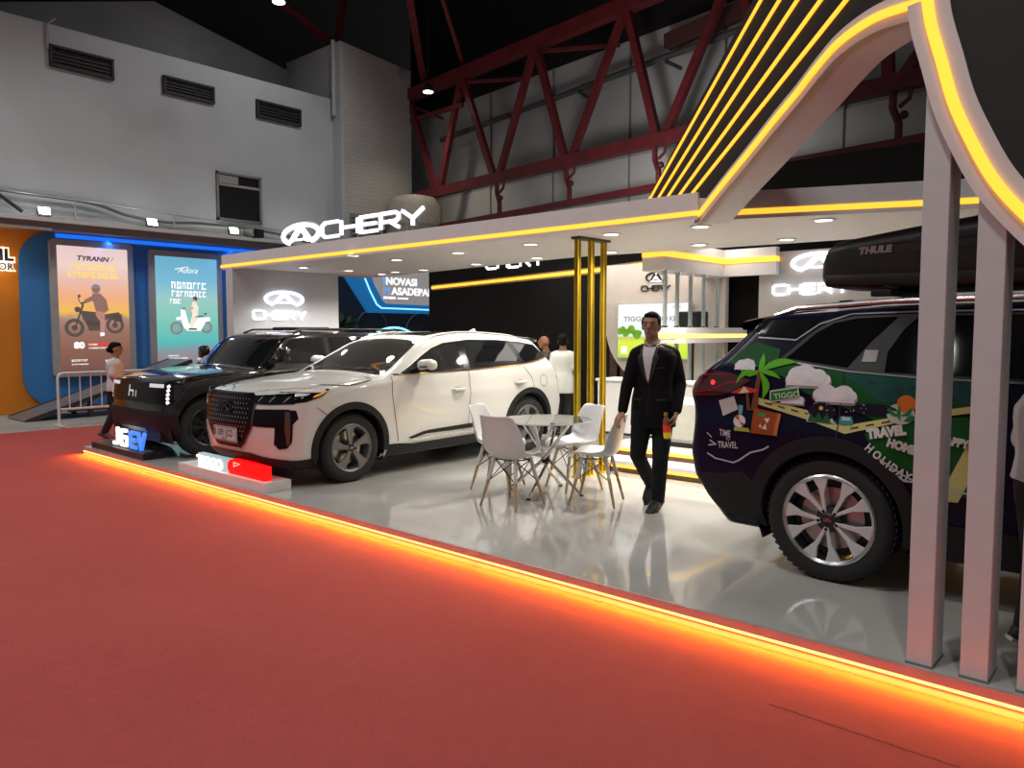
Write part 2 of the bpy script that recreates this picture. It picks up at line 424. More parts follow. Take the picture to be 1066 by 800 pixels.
# window and vents on hall wall
wd = struct(MB().box(-18, -17.97, 9.35, 10.5, 4.40, 5.50), 'window_1', mat('win_dark', (.012,.012,.014), .25))
wf = MB()
for a in ((9.33,10.52,4.36,4.42),(9.33,10.52,5.48,5.53),(9.33,9.38,4.36,5.53),(10.47,10.52,4.36,5.53)): wf.box(-17.99,-17.93,*a)
build(wf, 'window_frame', mat('win_frame', (.16,.16,.16), .6), wd, local=True)
build(MB().box(-17.975,-17.94,9.40,10.46,5.20,5.26).box(-17.975,-17.955,9.40,9.9,5.27,5.46), 'blind', mat('blind', (.25,.24,.22), .7), wd, local=True)
for i, (y0, y1, z0, z1) in enumerate(((5.8,7.0,7.15,7.53),(8.14,9.30,7.13,7.47),(10.47,11.69,7.06,7.44))):
    t = thing('wall_vent', ('black slatted air vent nearest the left frame edge on grey hall wall', 'middle black slatted air vent on grey hall wall', 'black slatted air vent above dark window, nearest the corner')[i], 'vent', (-17.95, y0, z0), group='air vents on the hall wall')
    build(MB().box(-18, -17.96, y0, y1, z0, z1), 'vent_back', M_black, t)
    fr = MB()
    for a in ((y0-.03,y1+.03,z0-.03,z0+.02),(y0-.03,y1+.03,z1-.02,z1+.03),(y0-.03,y0+.02,z0,z1),(y1-.02,y1+.03,z0,z1)): fr.box(-18,-17.91,*a)
    build(fr, 'vent_frame', mat('vent_frame', (.02,.02,.02), .7), t)
    sl = MB()
    for k in range(1, 5): z = z0+(z1-z0)*k/5; sl.beam((-17.95, y0, z), (-17.95, y1, z), .05, .015, up=(-.6,0,1))
    build(sl, 'slats', mat('vent_slat', (.018,.018,.018), .6), t)
# vertical pipe on corner, cable along wall
tag(build(MB().tube([(-17.85,12.7,7.5),(-17.85,12.7,9.5)], .06), 'wall_pipe', M_hall), 'thin grey vertical pipe at the corner of the white block', 'pipe')
tag(build(MB().tube([(-17.95,5.75,7.45),(-17.95,5.75,7.95),(-17.95,5.9,8.1)], .022), 'conduit', M_grey), 'thin grey conduit rising above the leftmost wall vent', 'conduit')
tag(build(MB().tube(spline([(-17.9,4.0,4.5),(-17.9,4.77,4.45),(-17.9,6.4,4.40),(-17.9,7.2,4.22),(-17.9,8.1,4.16),(-17.9,9.0,4.22),(-17.9,10.4,4.20),(-17.9,12.6,4.0)]), .03), 'wall_cable', mat('cable', (.12,.12,.12), .7)), 'sagging dark cable running along grey hall wall above the lamps', 'cable')
rl = thing('wall_rail', 'thin grey rail with short posts along hall wall above blue booth', 'rail', (-17.8, 8, 3.9))
build(MB().tube([(-17.8,4,4.47),(-17.8,12.6,4.20)], .018), 'top_tube', M_grey, rl)
for y in (6.1, 8.2, 10.2): build(MB().tube([(-17.8,y,3.85),(-17.8,y,4.47-.0314*(y-4))], .015), 'post', M_grey, rl)
tag(build(MB().tube([(-17.6,3.6,5.1),(-17.4,5.0,4.0)], .035).tube([(-17.5,4.05,4.75),(-17.45,4.05,3.9)], .03).tube([(-17.5,3.6,4.5),(-17.4,4.4,3.9)], .03), 'stair_rail', M_dark), 'black diagonal stair rail at the left frame edge', 'rail')
# duct hood
dz = thing('duct_hood', 'beige drum-shaped duct hood against the brick corner', 'duct', (-16.9, 14.7, 4.3))
build(MB().lathe([(.78,4.3),(.80,5.15),(.62,5.42),(.3,5.5)], (-16.9,14.7,0), n=28), 'hood', mat('duct_beige', (.36,.33,.28), .6, var=.15), dz, smooth=True)
build(MB().lathe([(.805,4.6),(.82,4.6),(.82,4.64),(.805,4.64)], (-16.9,14.7,0), n=28, close=True), 'band', mat('duct_band', (.3,.27,.23), .6), dz)
lv = thing('louvre', 'small grey louvre panel on brick wall behind the roof sign', 'vent', (-17.6, 14.0, 4.3))
build(MB().box(-17.6,-17.57,13.0,14.8,3.9,4.9), 'louvre_back', M_halld, lv)
ls = MB()
for k in range(8): ls.beam((-17.56,13.02,3.95+k*.12), (-17.56,14.78,3.95+k*.12), .05, .02, up=(-.5,0,1))
build(ls, 'slats', mat('louvre_slat', (.22,.21,.2), .7), lv)

# ------------------------------------------------------------------ red roof truss
tr = thing('roof_truss', 'long red steel roof truss with diagonal members along grey wall', 'truss', fw(12, 5.5))
LC, UC = 5.58, 8.47
build(MB().beam(fw(.0,LC), fw(25,LC), .22, .26), 'lower_chord', M_red_steel, tr)
build(MB().beam(fw(.2,UC+.1), fw(25,UC+.02), .26, .30), 'upper_chord', M_red_steel, tr)
build(MB().beam(fw(.2,4.0), fw(.2,UC), .14, .18), 'end_post', M_red_steel, tr)
tops = [.3, 2.9, 5.85, 8.7, 11.4, 14.1, 16.8]; bots = [1.75, 4.34, 6.95, 9.65, 12.2, 14.3, 17.2]
for i in range(7):
    build(MB().beam(fw(tops[i],UC), fw(bots[i]-.08,LC), .13, .17), 'diagonal', M_red_steel, tr)
    if i < 6: build(MB().beam(fw(bots[i]+.08,LC), fw(tops[i+1]-.05,UC), .13, .17), 'diagonal', M_red_steel, tr)
for u in (2.85, 5.85): build(MB().beam(fw(u,UC-.12,.0), fw(u+2.2,UC-.45,.5), .08), 'brace', M_red_steel, tr)
build(MB().beam(fw(.3,7.85), fw(2.9,7.75), .1), 'brace', M_red_steel, tr)
build(MB().beam(fw(.3,8.3), fw(.9,7.9,1), .06), 'brace', M_red_steel, tr)
for u in (4.36, 6.9, 9.5, 14.3):
    build(MB().tube([fw(u,LC), fw(u+.0,5.2), fw(u+.1,4.95), fw(u+.1,4.66)], .06), 'hanger', M_red_steel, tr)
    build(MB().tube([fw(u+.1,5.2), fw(u+.25,5.3), fw(u+.28,5.45)], .035).ell(fw(u+.2,5.05,-.05),(.07,.07,.07),8,6), 'hanger_hook', M_red_steel, tr)
build(MB().beam(fw(1.9,4.6), fw(25,4.66), .18, .14), 'bottom_rail', M_red_steel, tr)
# roof struts under the ceiling
for i, (a, b, r) in enumerate((((-18.6,13.2,9.75),(-19.2,9.2,11.6),.07),((-18.5,13.3,9.7),(-18.9,14.0,12),.07),((-17.0,15.2,8.9),(-10.5,8.0,12),.09),((-15.2,15.0,8.9),(-13.2,11.0,12),.05))):
    tag(build(MB().beam(a, b, r*2), 'roof_strut', M_red_steel), ('thin red strut slanting left from the white block under the roof','red strut rising straight up from top of the white block','long thick red strut crossing the dark roof above the truss','thin red strut between truss end and dark roof')[i], 'strut', 'red struts under the dark roof')
# pipe behind truss
pp = thing('sprinkler_pipe', 'dark pipe running along grey panels behind the red truss', 'pipe', fw(5, 7.3, .5))
build(MB().tube([fw(1.2,7.2,.5), fw(12.5,7.5,.5)], .07), 'pipe', mat('pipe_dark', (.06,.06,.06), .6), pp)
for u in (4.2, 6.8, 9.4): build(MB().tube([fw(u,7.3,.45), fw(u+.5,7.0,.3)], .04), 'bracket', MATS['pipe_dark'], pp)
build(MB().beam(fw(9.3,7.75,.6), fw(12.3,7.95,.6), .22, .3), 'cable_tray', mat('tray', (.07,.018,.018), .7), pp)
# two hall lamps
for i, (p, e) in enumerate((((-15.0,9.3,8.62), 60), ((-15.6,14.1,7.95), 160))):
    t = thing('hall_lamp', ('small bright hall lamp under the dark roof above vents', 'small bright hall lamp at the end of the red truss')[i], 'lamp', p, group='small lamps under the hall roof')
    build(MB().lathe([(.16,.05),(.13,.2),(.05,.28)], p, n=16), 'lamp_housing', M_dark, t, smooth=True)
    build(MB().lathe([(.0,.04),(.13,.04),(.13,.06)], p, n=16), 'lamp_glass', mat('hall_lamp_glass', (1,1,1), .4, emit=(1,.95,.8), es=14), t)
    build(MB().tube([(p[0],p[1],p[2]+.25),(p[0],p[1],12.2)], .015), 'rod', M_dark, t)
    light('hall_bulb', 'SPOT', (p[0],p[1],p[2]-.05), e, (1,.9,.72), size=.1, target=(p[0]-(.6 if i else .2),p[1],0), spot=110, blend=1)
X1, Y1, Z1 = (1,0,0), (0,1,0), (0,0,1)
# ------------------------------------------------------------------ canopy
CZ = 2.62     # soffit level
cn = thing('booth_canopy', 'flat white booth canopy with yellow light line along its front edge', 'canopy', (-6, 7.4, CZ))
plan = [(-11.43,6.03),(-3.30,6.03),(-3.05,6.22),(-1.39,6.92),(1.2,8.0),(1.2,8.5),(-3.0,8.5),(-4.4,8.34),(-6.2,8.15),(-9.5,8.6),(-11.43,8.8)]
build(MB().prism(plan, (0,0,CZ), X1, Y1, (0,0,.17)), 'soffit_slab', M_soffit, cn)
build(MB().prism([(-11.43,5.99),(-3.24,5.99),(-3.24,6.02),(-11.43,6.02)], (0,0,2.675), X1, Y1, (0,0,.155)).prism([(-11.43,5.99),(-3.24,5.99),(-3.24,6.02),(-11.43,6.02)], (0,0,2.605), X1, Y1, (0,0,.03)), 'fascia', M_whiteb, cn)
build(MB().box(-11.46,-3.24,5.985,6.01,2.635,2.675), 'led_strip', M_led, cn)
e0, e1 = Vector((-3.10,6.17)), Vector((1.2,7.97)); ed = (e1-e0).normalized(); en = Vector((ed.y,-ed.x))
def strip(p, q, off, th, z0, z1):
    a = [p+en*off, q+en*off, q+en*(off+th), p+en*(off+th)]
    return MB().prism([tuple(v) for v in a], (0,0,z0), X1, Y1, (0,0,z1-z0))
build(strip(e0,e1,0,.03,2.68,2.83).join(strip(e0,e1,0,.03,2.60,2.635)), 'fascia', M_whiteb, cn)
build(strip(e0,e1,0,.035,2.635,2.68), 'led_strip', M_led, cn)
# downlights
DL = [(a*.965, b*.965) for a, b in [(-10.57,6.9),(-10.55,7.75),(-8.41,6.25),(-10.75,8.6),(-8.47,7.04),(-10.2,8.45),(-9.51,8.47),(-7.12,6.93),(-8.12,8.28),(-5.8,6.81),(-6.82,8.14),(-4.59,6.67),(-5.63,8.18),(-3.62,6.76),(-4.38,8.15),(-2.58,7.1),(-3.42,8.32)]]
dl0 = None
for i, (x, y) in enumerate(DL):
    if dl0 is None:
        dl0 = thing('downlight', 'small round white recessed downlight in the canopy soffit', 'downlight', (x,y,CZ), group='downlights in the canopy soffit')
        build(MB().lathe([(.075,0),(.105,0),(.105,-.008),(.075,-.012)], (x,y,CZ), n=24, close=True), 'trim_ring', M_whiteb, dl0)
        build(MB().lathe([(0,-.004),(.078,-.004),(.078,-.002)], (x,y,CZ), n=24), 'lamp_disc', M_lampw, dl0)
    else:
        d = copy_tree(dl0); d.location = (x,y,CZ)
    light('downlight_beam', 'SPOT', (x,y,CZ-.03), (125 if x > -10.3 else 38), (1,.94,.85), size=.05, target=(x,y,0), spot=140, blend=1)

# ------------------------------------------------------------------ arch with black panel
KP, PK = Vector((-3.21,6.0,0)), Vector((-.95,3.8,0))
KD = (PK-KP).normalized(); KN = Vector((-KD.y, KD.x, 0))      # KN points away from the viewer
KN = KN if KN.y > 0 else -KN
ar = thing('entrance_arch', 'peaked white arch band with thick yellow light line and black panel above', 'arch', (-.95,3.8,2.2))
mid = spline([(-.06,2.64),(.0,2.65),(.55,2.785),(1.07,2.905),(1.5,3.01),(1.84,3.085),(2.09,3.15),(2.36,3.20),(2.7,3.19),(3.0,3.13),(3.13,3.09)], 4)
build(MB().ribbon(mid, .036, KP - KN*.022, KD, Z1, KN*.03), 'led_strip', M_led, ar)
L_, R_ = miter(mid, .13)
bw = MB().ribbon(mid, .13, KP - KN*.004, KD, Z1, KN*.06)
build(bw, 'arch_band', M_whiteb, ar)
# soffit of the left arm
lo = [KP + KD*x + Vector((0,0,z)) for x, z in R_]
build(MB().grid([[tuple(p-KN*.003) for p in lo], [tuple(p+KN*.26) for p in lo]]), 'arch_soffit', M_whiteb, ar, smooth=True)
# right arm in the plane of the posts
rm = spline([(-.955,3.10),(-.935,2.98),(-.89,2.82),(-.84,2.64),(-.77,2.47),(-.68,2.29),(-.57,2.14),(-.42,1.98),(-.22,1.84)], 4)
build(MB().ribbon(rm, .043, (0,3.772,0), X1, Z1, (0,.02,0)), 'led_strip', M_led, ar)
build(MB().ribbon(rm, .165, (0,3.788,0), X1, Z1, (0,.025,0)), 'arch_band', M_whiteb, ar)
BA, BB = Vector((-4.0,6.85,0)), Vector((-.95,4.02,0)); BD = (BB-BA).normalized(); BN = Vector((-BD.y,BD.x,0)); BN = BN if BN.y > 0 else -BN
M_panel = mat('black_panel', (.013,.012,.011), .65)
poly = [(-1.7,2.70),(-1.7,3.19),(-.82,3.12),(1.97,4.08),(3.9,4.74),(4.5,4.74),(4.5,3.14),(4.05,3.16),(3.6,3.25),(3.2,3.26),(2.72,3.10),(1.96,2.91),(.95,2.70)]
build(MB().prism(poly, BA, BD, Z1, BN*.04), 'black_panel', M_panel, ar)
lines = [[(-.62,2.985),(-.30,3.0),(-.16,3.035),(2.25,3.97),(4.1,4.70)]]
a5 = [((.15,2.86),(2.25,3.85)),((.39,2.83),(2.46,3.77)),((.66,2.78),(2.70,3.67)),((.98,2.75),(2.98,3.55))]
lines = [[(-1.60,3.155),(-.86,3.09),(-.70,3.11),(-.60,3.145),(2.13,4.01),(3.95,4.59)]]
L4 = [((-.56,3.01),(2.43,3.88)),((-.21,2.97),(2.7,3.77)),((.16,2.92),(3.01,3.64)),((.53,2.87),(3.33,3.52))]
for p, q in L4:
    k = 1.55; lines.append([p, (p[0]+(q[0]-p[0])*k, p[1]+(q[1]-p[1])*k)])
for ln in lines: build(MB().ribbon(ln, .027, BA - BN*.012, BD, Z1, BN*.012), 'light_line', M_led, ar)
out = [(x, z) for x, z in miter(rm, .165)[0]]
pr = [(-.90,3.14)] + [p for p in out if p[0] > -.9] + [(2.0,1.9),(2.0,4.6),(-.90,4.6)]
build(MB().prism(pr, (0,3.80,0), X1, Z1, (0,.012,0)), 'black_panel', mat('black_panel_side', (.016,.016,.016), .7), ar)

# white posts
M_post = mat('post_white', (.60,.625,.625), .5, var=.03)
for i, (x0, x1, zt) in enumerate(((-.952,-.845,3.02),(-.733,-.625,2.48),(-.518,-.41,2.10))):
    t = thing('white_post', ('leftmost square white post at the stage edge under the arch peak', 'middle square white post at the stage edge in front of blue car', 'rightmost square white post cut by the frame edge')[i], 'post', ((x0+x1)/2, 3.92, SH), group='white posts carrying the arch')
    build(MB().box(x0,x1,3.815,4.015,SH,zt), 'shaft', M_post, t, bevel=.004)
    build(MB().box(x0-.004,x1+.004,3.811,4.019,SH,SH+.012), 'foot_joint', mat('foot_joint', (.2,.19,.18), .7), t)
# gold posts
for i, (x, y) in enumerate(((-4.83,6.42),(-4.79,6.60),(-4.80,6.84))):
    t = thing('gold_post', ('leftmost mirror gold square post beside the table', 'middle mirror gold square post of three', 'rightmost mirror gold square post nearest the man')[i], 'post', (x,y,SH), group='gold posts under the canopy')
    s = .027
    build(MB().box(x-s,x+s,y-s,y+s,SH,CZ), 'shaft', M_gold, t, bevel=.006)
    build(MB().box(x-s-.01,x+s+.01,y-s-.01,y+s+.01,SH,SH+.02), 'base_plate', M_gold, t)
    tt = MB()
    for dx in (-.009,.009): tt.box(x+dx-.003,x+dx+.003,y-s-.004,y-s,SH+.02,CZ-.001).box(x+s,x+s+.004,y+dx-.003,y+dx+.003,SH+.02,CZ-.001)
    build(tt, 'groove', mat('gold_dark', (.22,.14,.01), .25, metal=1), t)
tag(build(MB().box(-4.87,-4.75,6.36,6.90,CZ-.025,CZ-.0), 'gold_header', mat('header_dark', (.05,.04,.02), .5)), 'thin dark header bar joining the gold posts at the soffit', 'bar')

# ------------------------------------------------------------------ booth walls
struct(MB().box(-11.29,-11.09,5.98,7.92,0,CZ), 'wall_booth_left', mat('booth_wall_white', (.62,.62,.655), .5, var=.03))
struct(MB().prism([(-11.3,0),(4.5,0),(4.5,3.93),(-4.4,3.90),(-4.9,3.64),(-11.3,3.66)], (0,10.2,0), X1, Z1, (0,.15,0)), 'wall_booth_back', mat('booth_black', (.0055,.0052,.0052), .85, spec=.2))
struct(MB().box(-4.48,2.4,10.02,10.19,SH,2.70), 'wall_booth_white', mat('booth_wall_cream', (.52,.49,.46), .5, var=.03))
# beige rounded panel
pn = [(-6.92,2.66),(-6.92,1.75)] + [(-6.92+.9*(1-math.cos(R(a))), 1.75-.9*math.sin(R(a))) for a in range(10, 91, 8)] + [(-4.92,.85),(-4.92,2.66)]
struct(MB().prism(pn, (0,9.93,0), X1, Z1, (0,.1,0)), 'wall_beige_panel', mat('beige', (.60,.53,.47), .55, var=.04))
br = MB()
for k in range(9): br.box(-7.0+k*.2,-6.86+k*.2,10.16,10.19,SH,1.7)
tag(build(br, 'slat_screen', mat('brown_slats', (.06,.03,.015), .5, var=.4)), 'row of dark brown wall slats below the rounded beige panel', 'wall panel')
lt = thing('wall_led_strip', 'long slightly rising yellow light line across the black back wall', 'light strip', (-8.8,10.15,2.5))
build(MB().prism([(-11.2,2.47),(-7.2,2.605),(-6.0,2.665),(-5.4,2.70),(-5.4,2.755),(-6.0,2.72),(-7.2,2.655),(-11.2,2.52)], (0,10.17,0), X1, Z1, (0,.028,0)), 'light_line', M_led, lt)
build(MB().prism([(-11.2,2.44),(-7.2,2.575),(-6.0,2.635),(-5.4,2.67),(-5.4,2.785),(-6.0,2.75),(-7.2,2.685),(-11.2,2.55)], (0,10.185,0), X1, Z1, (0,.014,0)), 'channel', mat('led_channel', (.3,.2,.08), .5), lt)
# lintel box with LED, tubes, lower shelf
lb = thing('shelf_lintel', 'white angled box shelf with yellow light line above chrome tubes', 'shelf', (-5.1,9.2,2.45))
lp = [(-5.25,8.32),(-4.93,8.32),(-4.93,9.90),(-4.2,9.90),(-4.2,10.01),(-5.25,10.01)]
build(MB().prism(lp, (0,0,2.40), X1, Y1, (0,0,.17)), 'shelf_box', M_whiteb, lb)
build(MB().prism(lp, (0,0,2.64), X1, Y1, (0,0,.12)), 'shelf_top', M_whiteb, lb)
lq = [(x+(.012 if x > -5 and x < -4.5 else 0), y-(.012 if y < 9.95 else 0)) for x, y in lp]
build(MB().prism(lq, (0,0,2.57), X1, Y1, (0,0,.07)), 'led_strip', M_led, lb)
lw = thing('shelf_ledge', 'long white ledge with warm light line crossing chrome tubes at head height', 'shelf', (-4.9,9,1.5))
cv = [(-5.05,8.16),(-4.85,8.10),(-4.68,8.16),(-4.62,8.30),(-4.62,9.98),(-5.05,9.98)]
build(MB().prism(cv, (0,0,1.505), X1, Y1, (0,0,.065)), 'ledge_base', M_whiteb, lw)
build(MB().prism(cv, (0,0,1.61), X1, Y1, (0,0,.085)), 'ledge_top', M_whiteb, lw)
build(MB().prism([(x+.004,y-.004) for x, y in cv], (0,0,1.565), X1, Y1, (0,0,.05)), 'led_strip', M_ledw, lw)
for i, y in enumerate((8.42,8.72,9.06,9.42,9.80)):
    t = thing('chrome_tube', ('first','second','third','fourth','fifth')[i]+' slim chrome tube from the left under the lit white shelf', 'tube', (-4.98,y,.36), group='chrome tubes through the ledge')
    build(MB().tube([(-4.98,y,.36),(-4.98,y,2.40)], .027, 16), 'tube', mat('tube_steel', (.50,.56,.53), .3, metal=.5), t, smooth=True)
    build(MB().tube([(-4.98,y,2.37),(-4.98,y,2.40)], .045, 16).tube([(-4.98,y,1.695),(-4.98,y,1.72)], .04, 16), 'collar', M_chrome, t, smooth=True)
# dais with two lit steps, counter, bench
ds = thing('lit_steps', 'two white steps with golden light lines under their nosings', 'steps', (-3.6,7.4,SH))
for z0, y in ((SH,6.98),(SH+.13,7.30)):
    build(MB().box(-5.0,-.6,y+.03,10.0,z0,z0+.085), 'riser', mat('riser', (.10,.07,.05), .4), ds)
    build(MB().box(-5.03,-.6,y,10.0,z0+.085,z0+.13), 'tread', M_whiteb, ds)
    build(MB().box(-5.01,-.6,y+.005,y+.028,z0+.055,z0+.084), 'led_strip', M_led, ds)
    light('step_lamp', 'AREA', (-2.8,y-.01,z0+.06), 3.5, (1,.5,.08), size=4.2, size_y=.02, target=(-2.8,y-.5,z0-.3))
ct = thing('reception_counter', 'long plain white counter behind the standing man', 'counter', (-4.6,8.1,.37))
build(MB().box(-5.62,-3.2,7.9,8.3,.40,1.03), 'counter_body', M_whiteb, ct, bevel=.01)
build(MB().box(-5.58,-3.25,7.93,8.28,.37,.41), 'plinth', M_dark, ct)
build(MB().box(-5.64,-3.18,7.88,8.32,1.03,1.06), 'counter_top', mat('counter_top', (.72,.71,.69), .25, var=.02), ct, bevel=.005)
bn = thing('bench_seat', 'low white padded bench block in front of the white counter', 'bench', (-3.95,7.62,.37))
build(MB().box(-4.52,-3.3,7.46,7.86,.42,.90), 'padding', mat('white_leather', (.56,.56,.51), .45, bump=.05), bn, bevel=.05, smooth=True)
build(MB().box(-4.48,-3.34,7.50,7.84,.37,.43), 'base', M_dark, bn)
# TV
tv = thing('wall_screen', 'bright wall screen showing green meadow under white sky behind man', 'screen', (-6.05,9.9,1.25))
build(MB().box(-6.66,-5.43,9.86,9.93,1.235,2.075), 'screen_body', mat('tv_bezel', (.5,.5,.48), .4), tv, bevel=.004)
build(MB().prism([(-6.64,1.255),(-5.45,1.255),(-5.45,2.055),(-6.64,2.055)], (0,9.857,0), X1, Z1, (0,.002,0)), 'picture', ramp_emit('tv_picture', [(0,(.50,.75,.02)),(.28,(.72,.85,.06)),(.37,(.55,.62,.10)),(.42,(.75,.86,.86)),(.62,(.9,.95,.98)),(1,(.95,.97,1))], 'Z', 1.05, .06, 5), tv)
hb = MB()
for k in range(14):
    cx = -6.6+.05*k*(1 if k < 8 else 1.3); hb.prism(circle(cx, 1.60+.03*math.sin(k*2.1)+(.05 if k < 6 else 0), .055+.02*math.sin(k*3.3), 12), (0,9.8555,0), X1, Z1, (0,.0008,0))
build(hb, 'bush_print', mat('bush_print', (.05,.15,.01), .5, emit=(.16,.36,.02), es=.8), tv)
gm = mat('tv_letters', (.1,.1,.1), .5, emit=(.30,.33,.35), es=.8)
build(text_mb('TIGGO', .10, (-6.54,9.8545,1.80), X1, Z1, xs=1.35, bold=.003).join(text_mb('300 KM', .10, (-5.93,9.8545,1.80), X1, Z1, xs=1.0, bold=.003)).join(text_mb('100 %', .055, (-5.72,9.8545,1.98), X1, Z1, xs=1.2)), 'lettering', gm, tv)
build(MB().prism([(-6.58,1.31),(-6.47,1.31),(-6.47,1.42),(-6.58,1.42)], (0,9.855,0), X1, Z1, (0,.001,0)), 'white_note', mat('tv_note', (1,1,.8), .5, emit=(.9,1,.7), es=.8), tv)
# speaker on stand
sp = thing('loudspeaker', 'black loudspeaker behind the chrome tubes', 'speaker', (-5.22,9.55,1.48))
build(MB().box(-5.42,-5.06,9.45,9.72,1.49,1.92), 'cabinet', mat('speaker_black', (.015,.015,.016), .6), sp, bevel=.02)
build(MB().box(-5.40,-5.08,9.438,9.45,1.52,1.89), 'grille', mat('speaker_grille', (.03,.03,.03), .5, metal=.5), sp)
sd = thing('speaker_stand', 'thin black tripod stand under the loudspeaker', 'stand', (-5.22,9.58,.37))
build(MB().tube([(-5.22,9.58,.5),(-5.22,9.58,1.49)], .02), 'pole', M_dark, sd)
for a in (20,140,260): build(MB().tube([(-5.22,9.58,.95),(-5.22+.3*math.cos(R(a)),9.58+.3*math.sin(R(a)),.372)], .014), 'leg', M_dark, sd)

# ------------------------------------------------------------------ CHERY signs
def chery(name, label, ctr_em, a, b, txt_org, h, ux, un, m_em, m_tx, depth, gap=1.0, uy=Z1, back=None, w=.19, dz=0.0, group=None, xs=1.0):
    ux, un = Vector(ux), Vector(un)
    t = thing(name, label, 'sign', tuple(txt_org), group=group)
    build(emblem(a, b, Vector(ctr_em), ux, uy, un*depth), 'emblem', m_em, t)
    if back: build(emblem(a*1.02, b*1.02, Vector(ctr_em)-un*.012, ux, uy, un*.01, t=.16), 'emblem_side', back, t)
    p = Vector(txt_org)
    for ch in 'CHERY':
        g, adv = glyph(ch, h, p, ux, uy, un*depth, w, xs)
        l = build(g, 'letter', m_tx, t)
        if back:
            g2, _ = glyph(ch, h*1.0, p-un*(depth*1.2), ux, uy, un*depth*1.1, w*1.15, xs); build(g2, 'letter_return', back, l)
        p = p + ux*adv*gap + Vector(uy)*dz
    return t
# roof sign, facing the carpet
rs = chery('roof_sign', 'large white lit CHERY letters with oval emblem standing on the canopy', (-9.69,6.30,3.035), .45,.135, (-9.15,6.30,2.925), .235, X1, (0,-1,0), M_signw, M_signw, .035, 1.0, back=mat('sign_return', (.40,.40,.43), .4), w=.17, xs=1.62)
sup = MB()
for x in (-9.95,-9.4,-8.9,-8.4,-7.9,-7.4): sup.tube([(x,6.33,2.82),(x,6.33,3.0)], .010, 6).beam((x,6.33,2.8),(x,6.5,2.8),.05,.02)
build(sup, 'support', M_grey, rs)
# left wall halo sign (reads along +Y)
hl = chery('halo_sign', 'CHERY emblem and letters with white glow on the left booth wall', (-11.075,6.86,2.165), .34,.115, (-11.075,6.30,1.825), .16, Y1, (1,0,0), M_signw, M_signw, .02, 1.0, w=.17)
def glowplate(poly_list, org, ux, uy, un, t):
    g = MB()
    for p in poly_list: g.prism(p, org, ux, uy, Vector(un)*.004)
    build(g, 'halo_plate', M_signh, t)
# real halo: small lamps behind the letters washing the wall
for y, z, e in ((6.55,1.9,2.2),(6.86,1.9,2.2),(7.2,1.9,2.2),(6.65,2.17,2.2),(7.08,2.17,2.2)):
    light('halo_lamp', 'POINT', (-11.0,y,z), e*.07, (.72,.78,1), size=.04)
# back wall letters partly above soffit
hb_ = chery('back_wall_sign', 'white CHERY letters on black back wall, tops hidden by the canopy', (-9.05,10.17,3.26), .3,.12, (-9.72,10.18,2.755), .24, X1, (0,-1,0), M_signw, M_signw, .02, .93, w=.17)
# dark sign on beige panel
M_dk = mat('sign_dark', (.02,.018,.016), .35)
sg = chery('panel_sign', 'small dark CHERY sign with oval emblem on the beige panel', (-6.02,9.925,2.445), .17,.075, (-6.27,9.925,2.245), .085, X1, (0,-1,0), M_dk, M_dk, .015, .95, w=.16)
build(MB().prism([(-.13,-.065),(.13,-.065),(.0,.062)], (-6.02,9.915,2.445), X1, Z1, (0,.006,0)), 'emblem_plate', M_signw, sg)
# right halo sign
hr = chery('halo_sign', 'CHERY emblem and letters with white glow, partly behind the roof box', (-3.68,10.005,2.53), .34,.115, (-4.27,10.005,2.12), .15, X1, (0,-1,0), M_signh, M_signh, .02, 1.0, w=.17, xs=1.12)
for x, z in ((-4.1,2.2),(-3.8,2.2),(-3.5,2.2),(-3.9,2.53),(-3.5,2.53)):
    light('halo_lamp', 'POINT', (x,9.93,z), .18, (.75,.8,1), size=.04)
# ------------------------------------------------------------------ neighbouring blue and orange booth on the left
NX = -17.5
M_blue = mat('blue_panel', (.04,.20,.50), .5, var=.10, scale=.8)
M_orange = mat('orange_wall', (.62,.20,.012), .55, var=.22, scale=.7)
struct(MB().box(NX-.12, NX-.06, 1.5, 12.4, .0, 3.66), 'wall_orange', M_orange)
bp = [(12.0,.10),(12.0,3.66),(5.55,3.66)] + [(5.55-.62*math.sin(R(a)), 3.04+.62*math.cos(R(a))) for a in range(10,91,10)] + [(4.93-.01,.75)] + [(5.55-.62*math.cos(R(a)), .72-.62*math.sin(R(a))) for a in range(10,91,10)]
b_ = thing('blue_display_wall', 'large blue booth panel with rounded left corners holding two lit posters', 'panel', (NX,8.4,0))
build(MB().prism(bp, (NX-.06,0,0), Y1, Z1, (.06,0,0)), 'panel', M_blue, b_)
build(MB().box(NX, NX+.03, 5.6, 12.0, 3.56, 3.64), 'blue_light', mat('blue_light', (.02,.15,.6), .5, emit=(.01,.16,.85), es=1.0), b_)
for y in (6.6, 9.4): light('blue_wash', 'AREA', (NX+.12,y,3.55), 12, (.03,.25,1), size=.05, size_y=2.6, target=(NX-.1,y,2.6))
ld = thing('booth_ledge', 'grey-white flat ledge above the blue panel carrying floodlights', 'ledge', (NX,8,3.7))
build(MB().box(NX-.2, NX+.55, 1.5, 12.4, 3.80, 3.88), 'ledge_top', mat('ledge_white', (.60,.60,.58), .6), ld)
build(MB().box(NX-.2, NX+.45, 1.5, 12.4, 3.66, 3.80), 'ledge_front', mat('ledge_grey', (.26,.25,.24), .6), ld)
build(MB().box(NX+.45, NX+.47, 1.5, 5.4, 3.64, 3.69), 'ledge_lip', mat('ledge_lip', (.6,.55,.45), .6), ld)
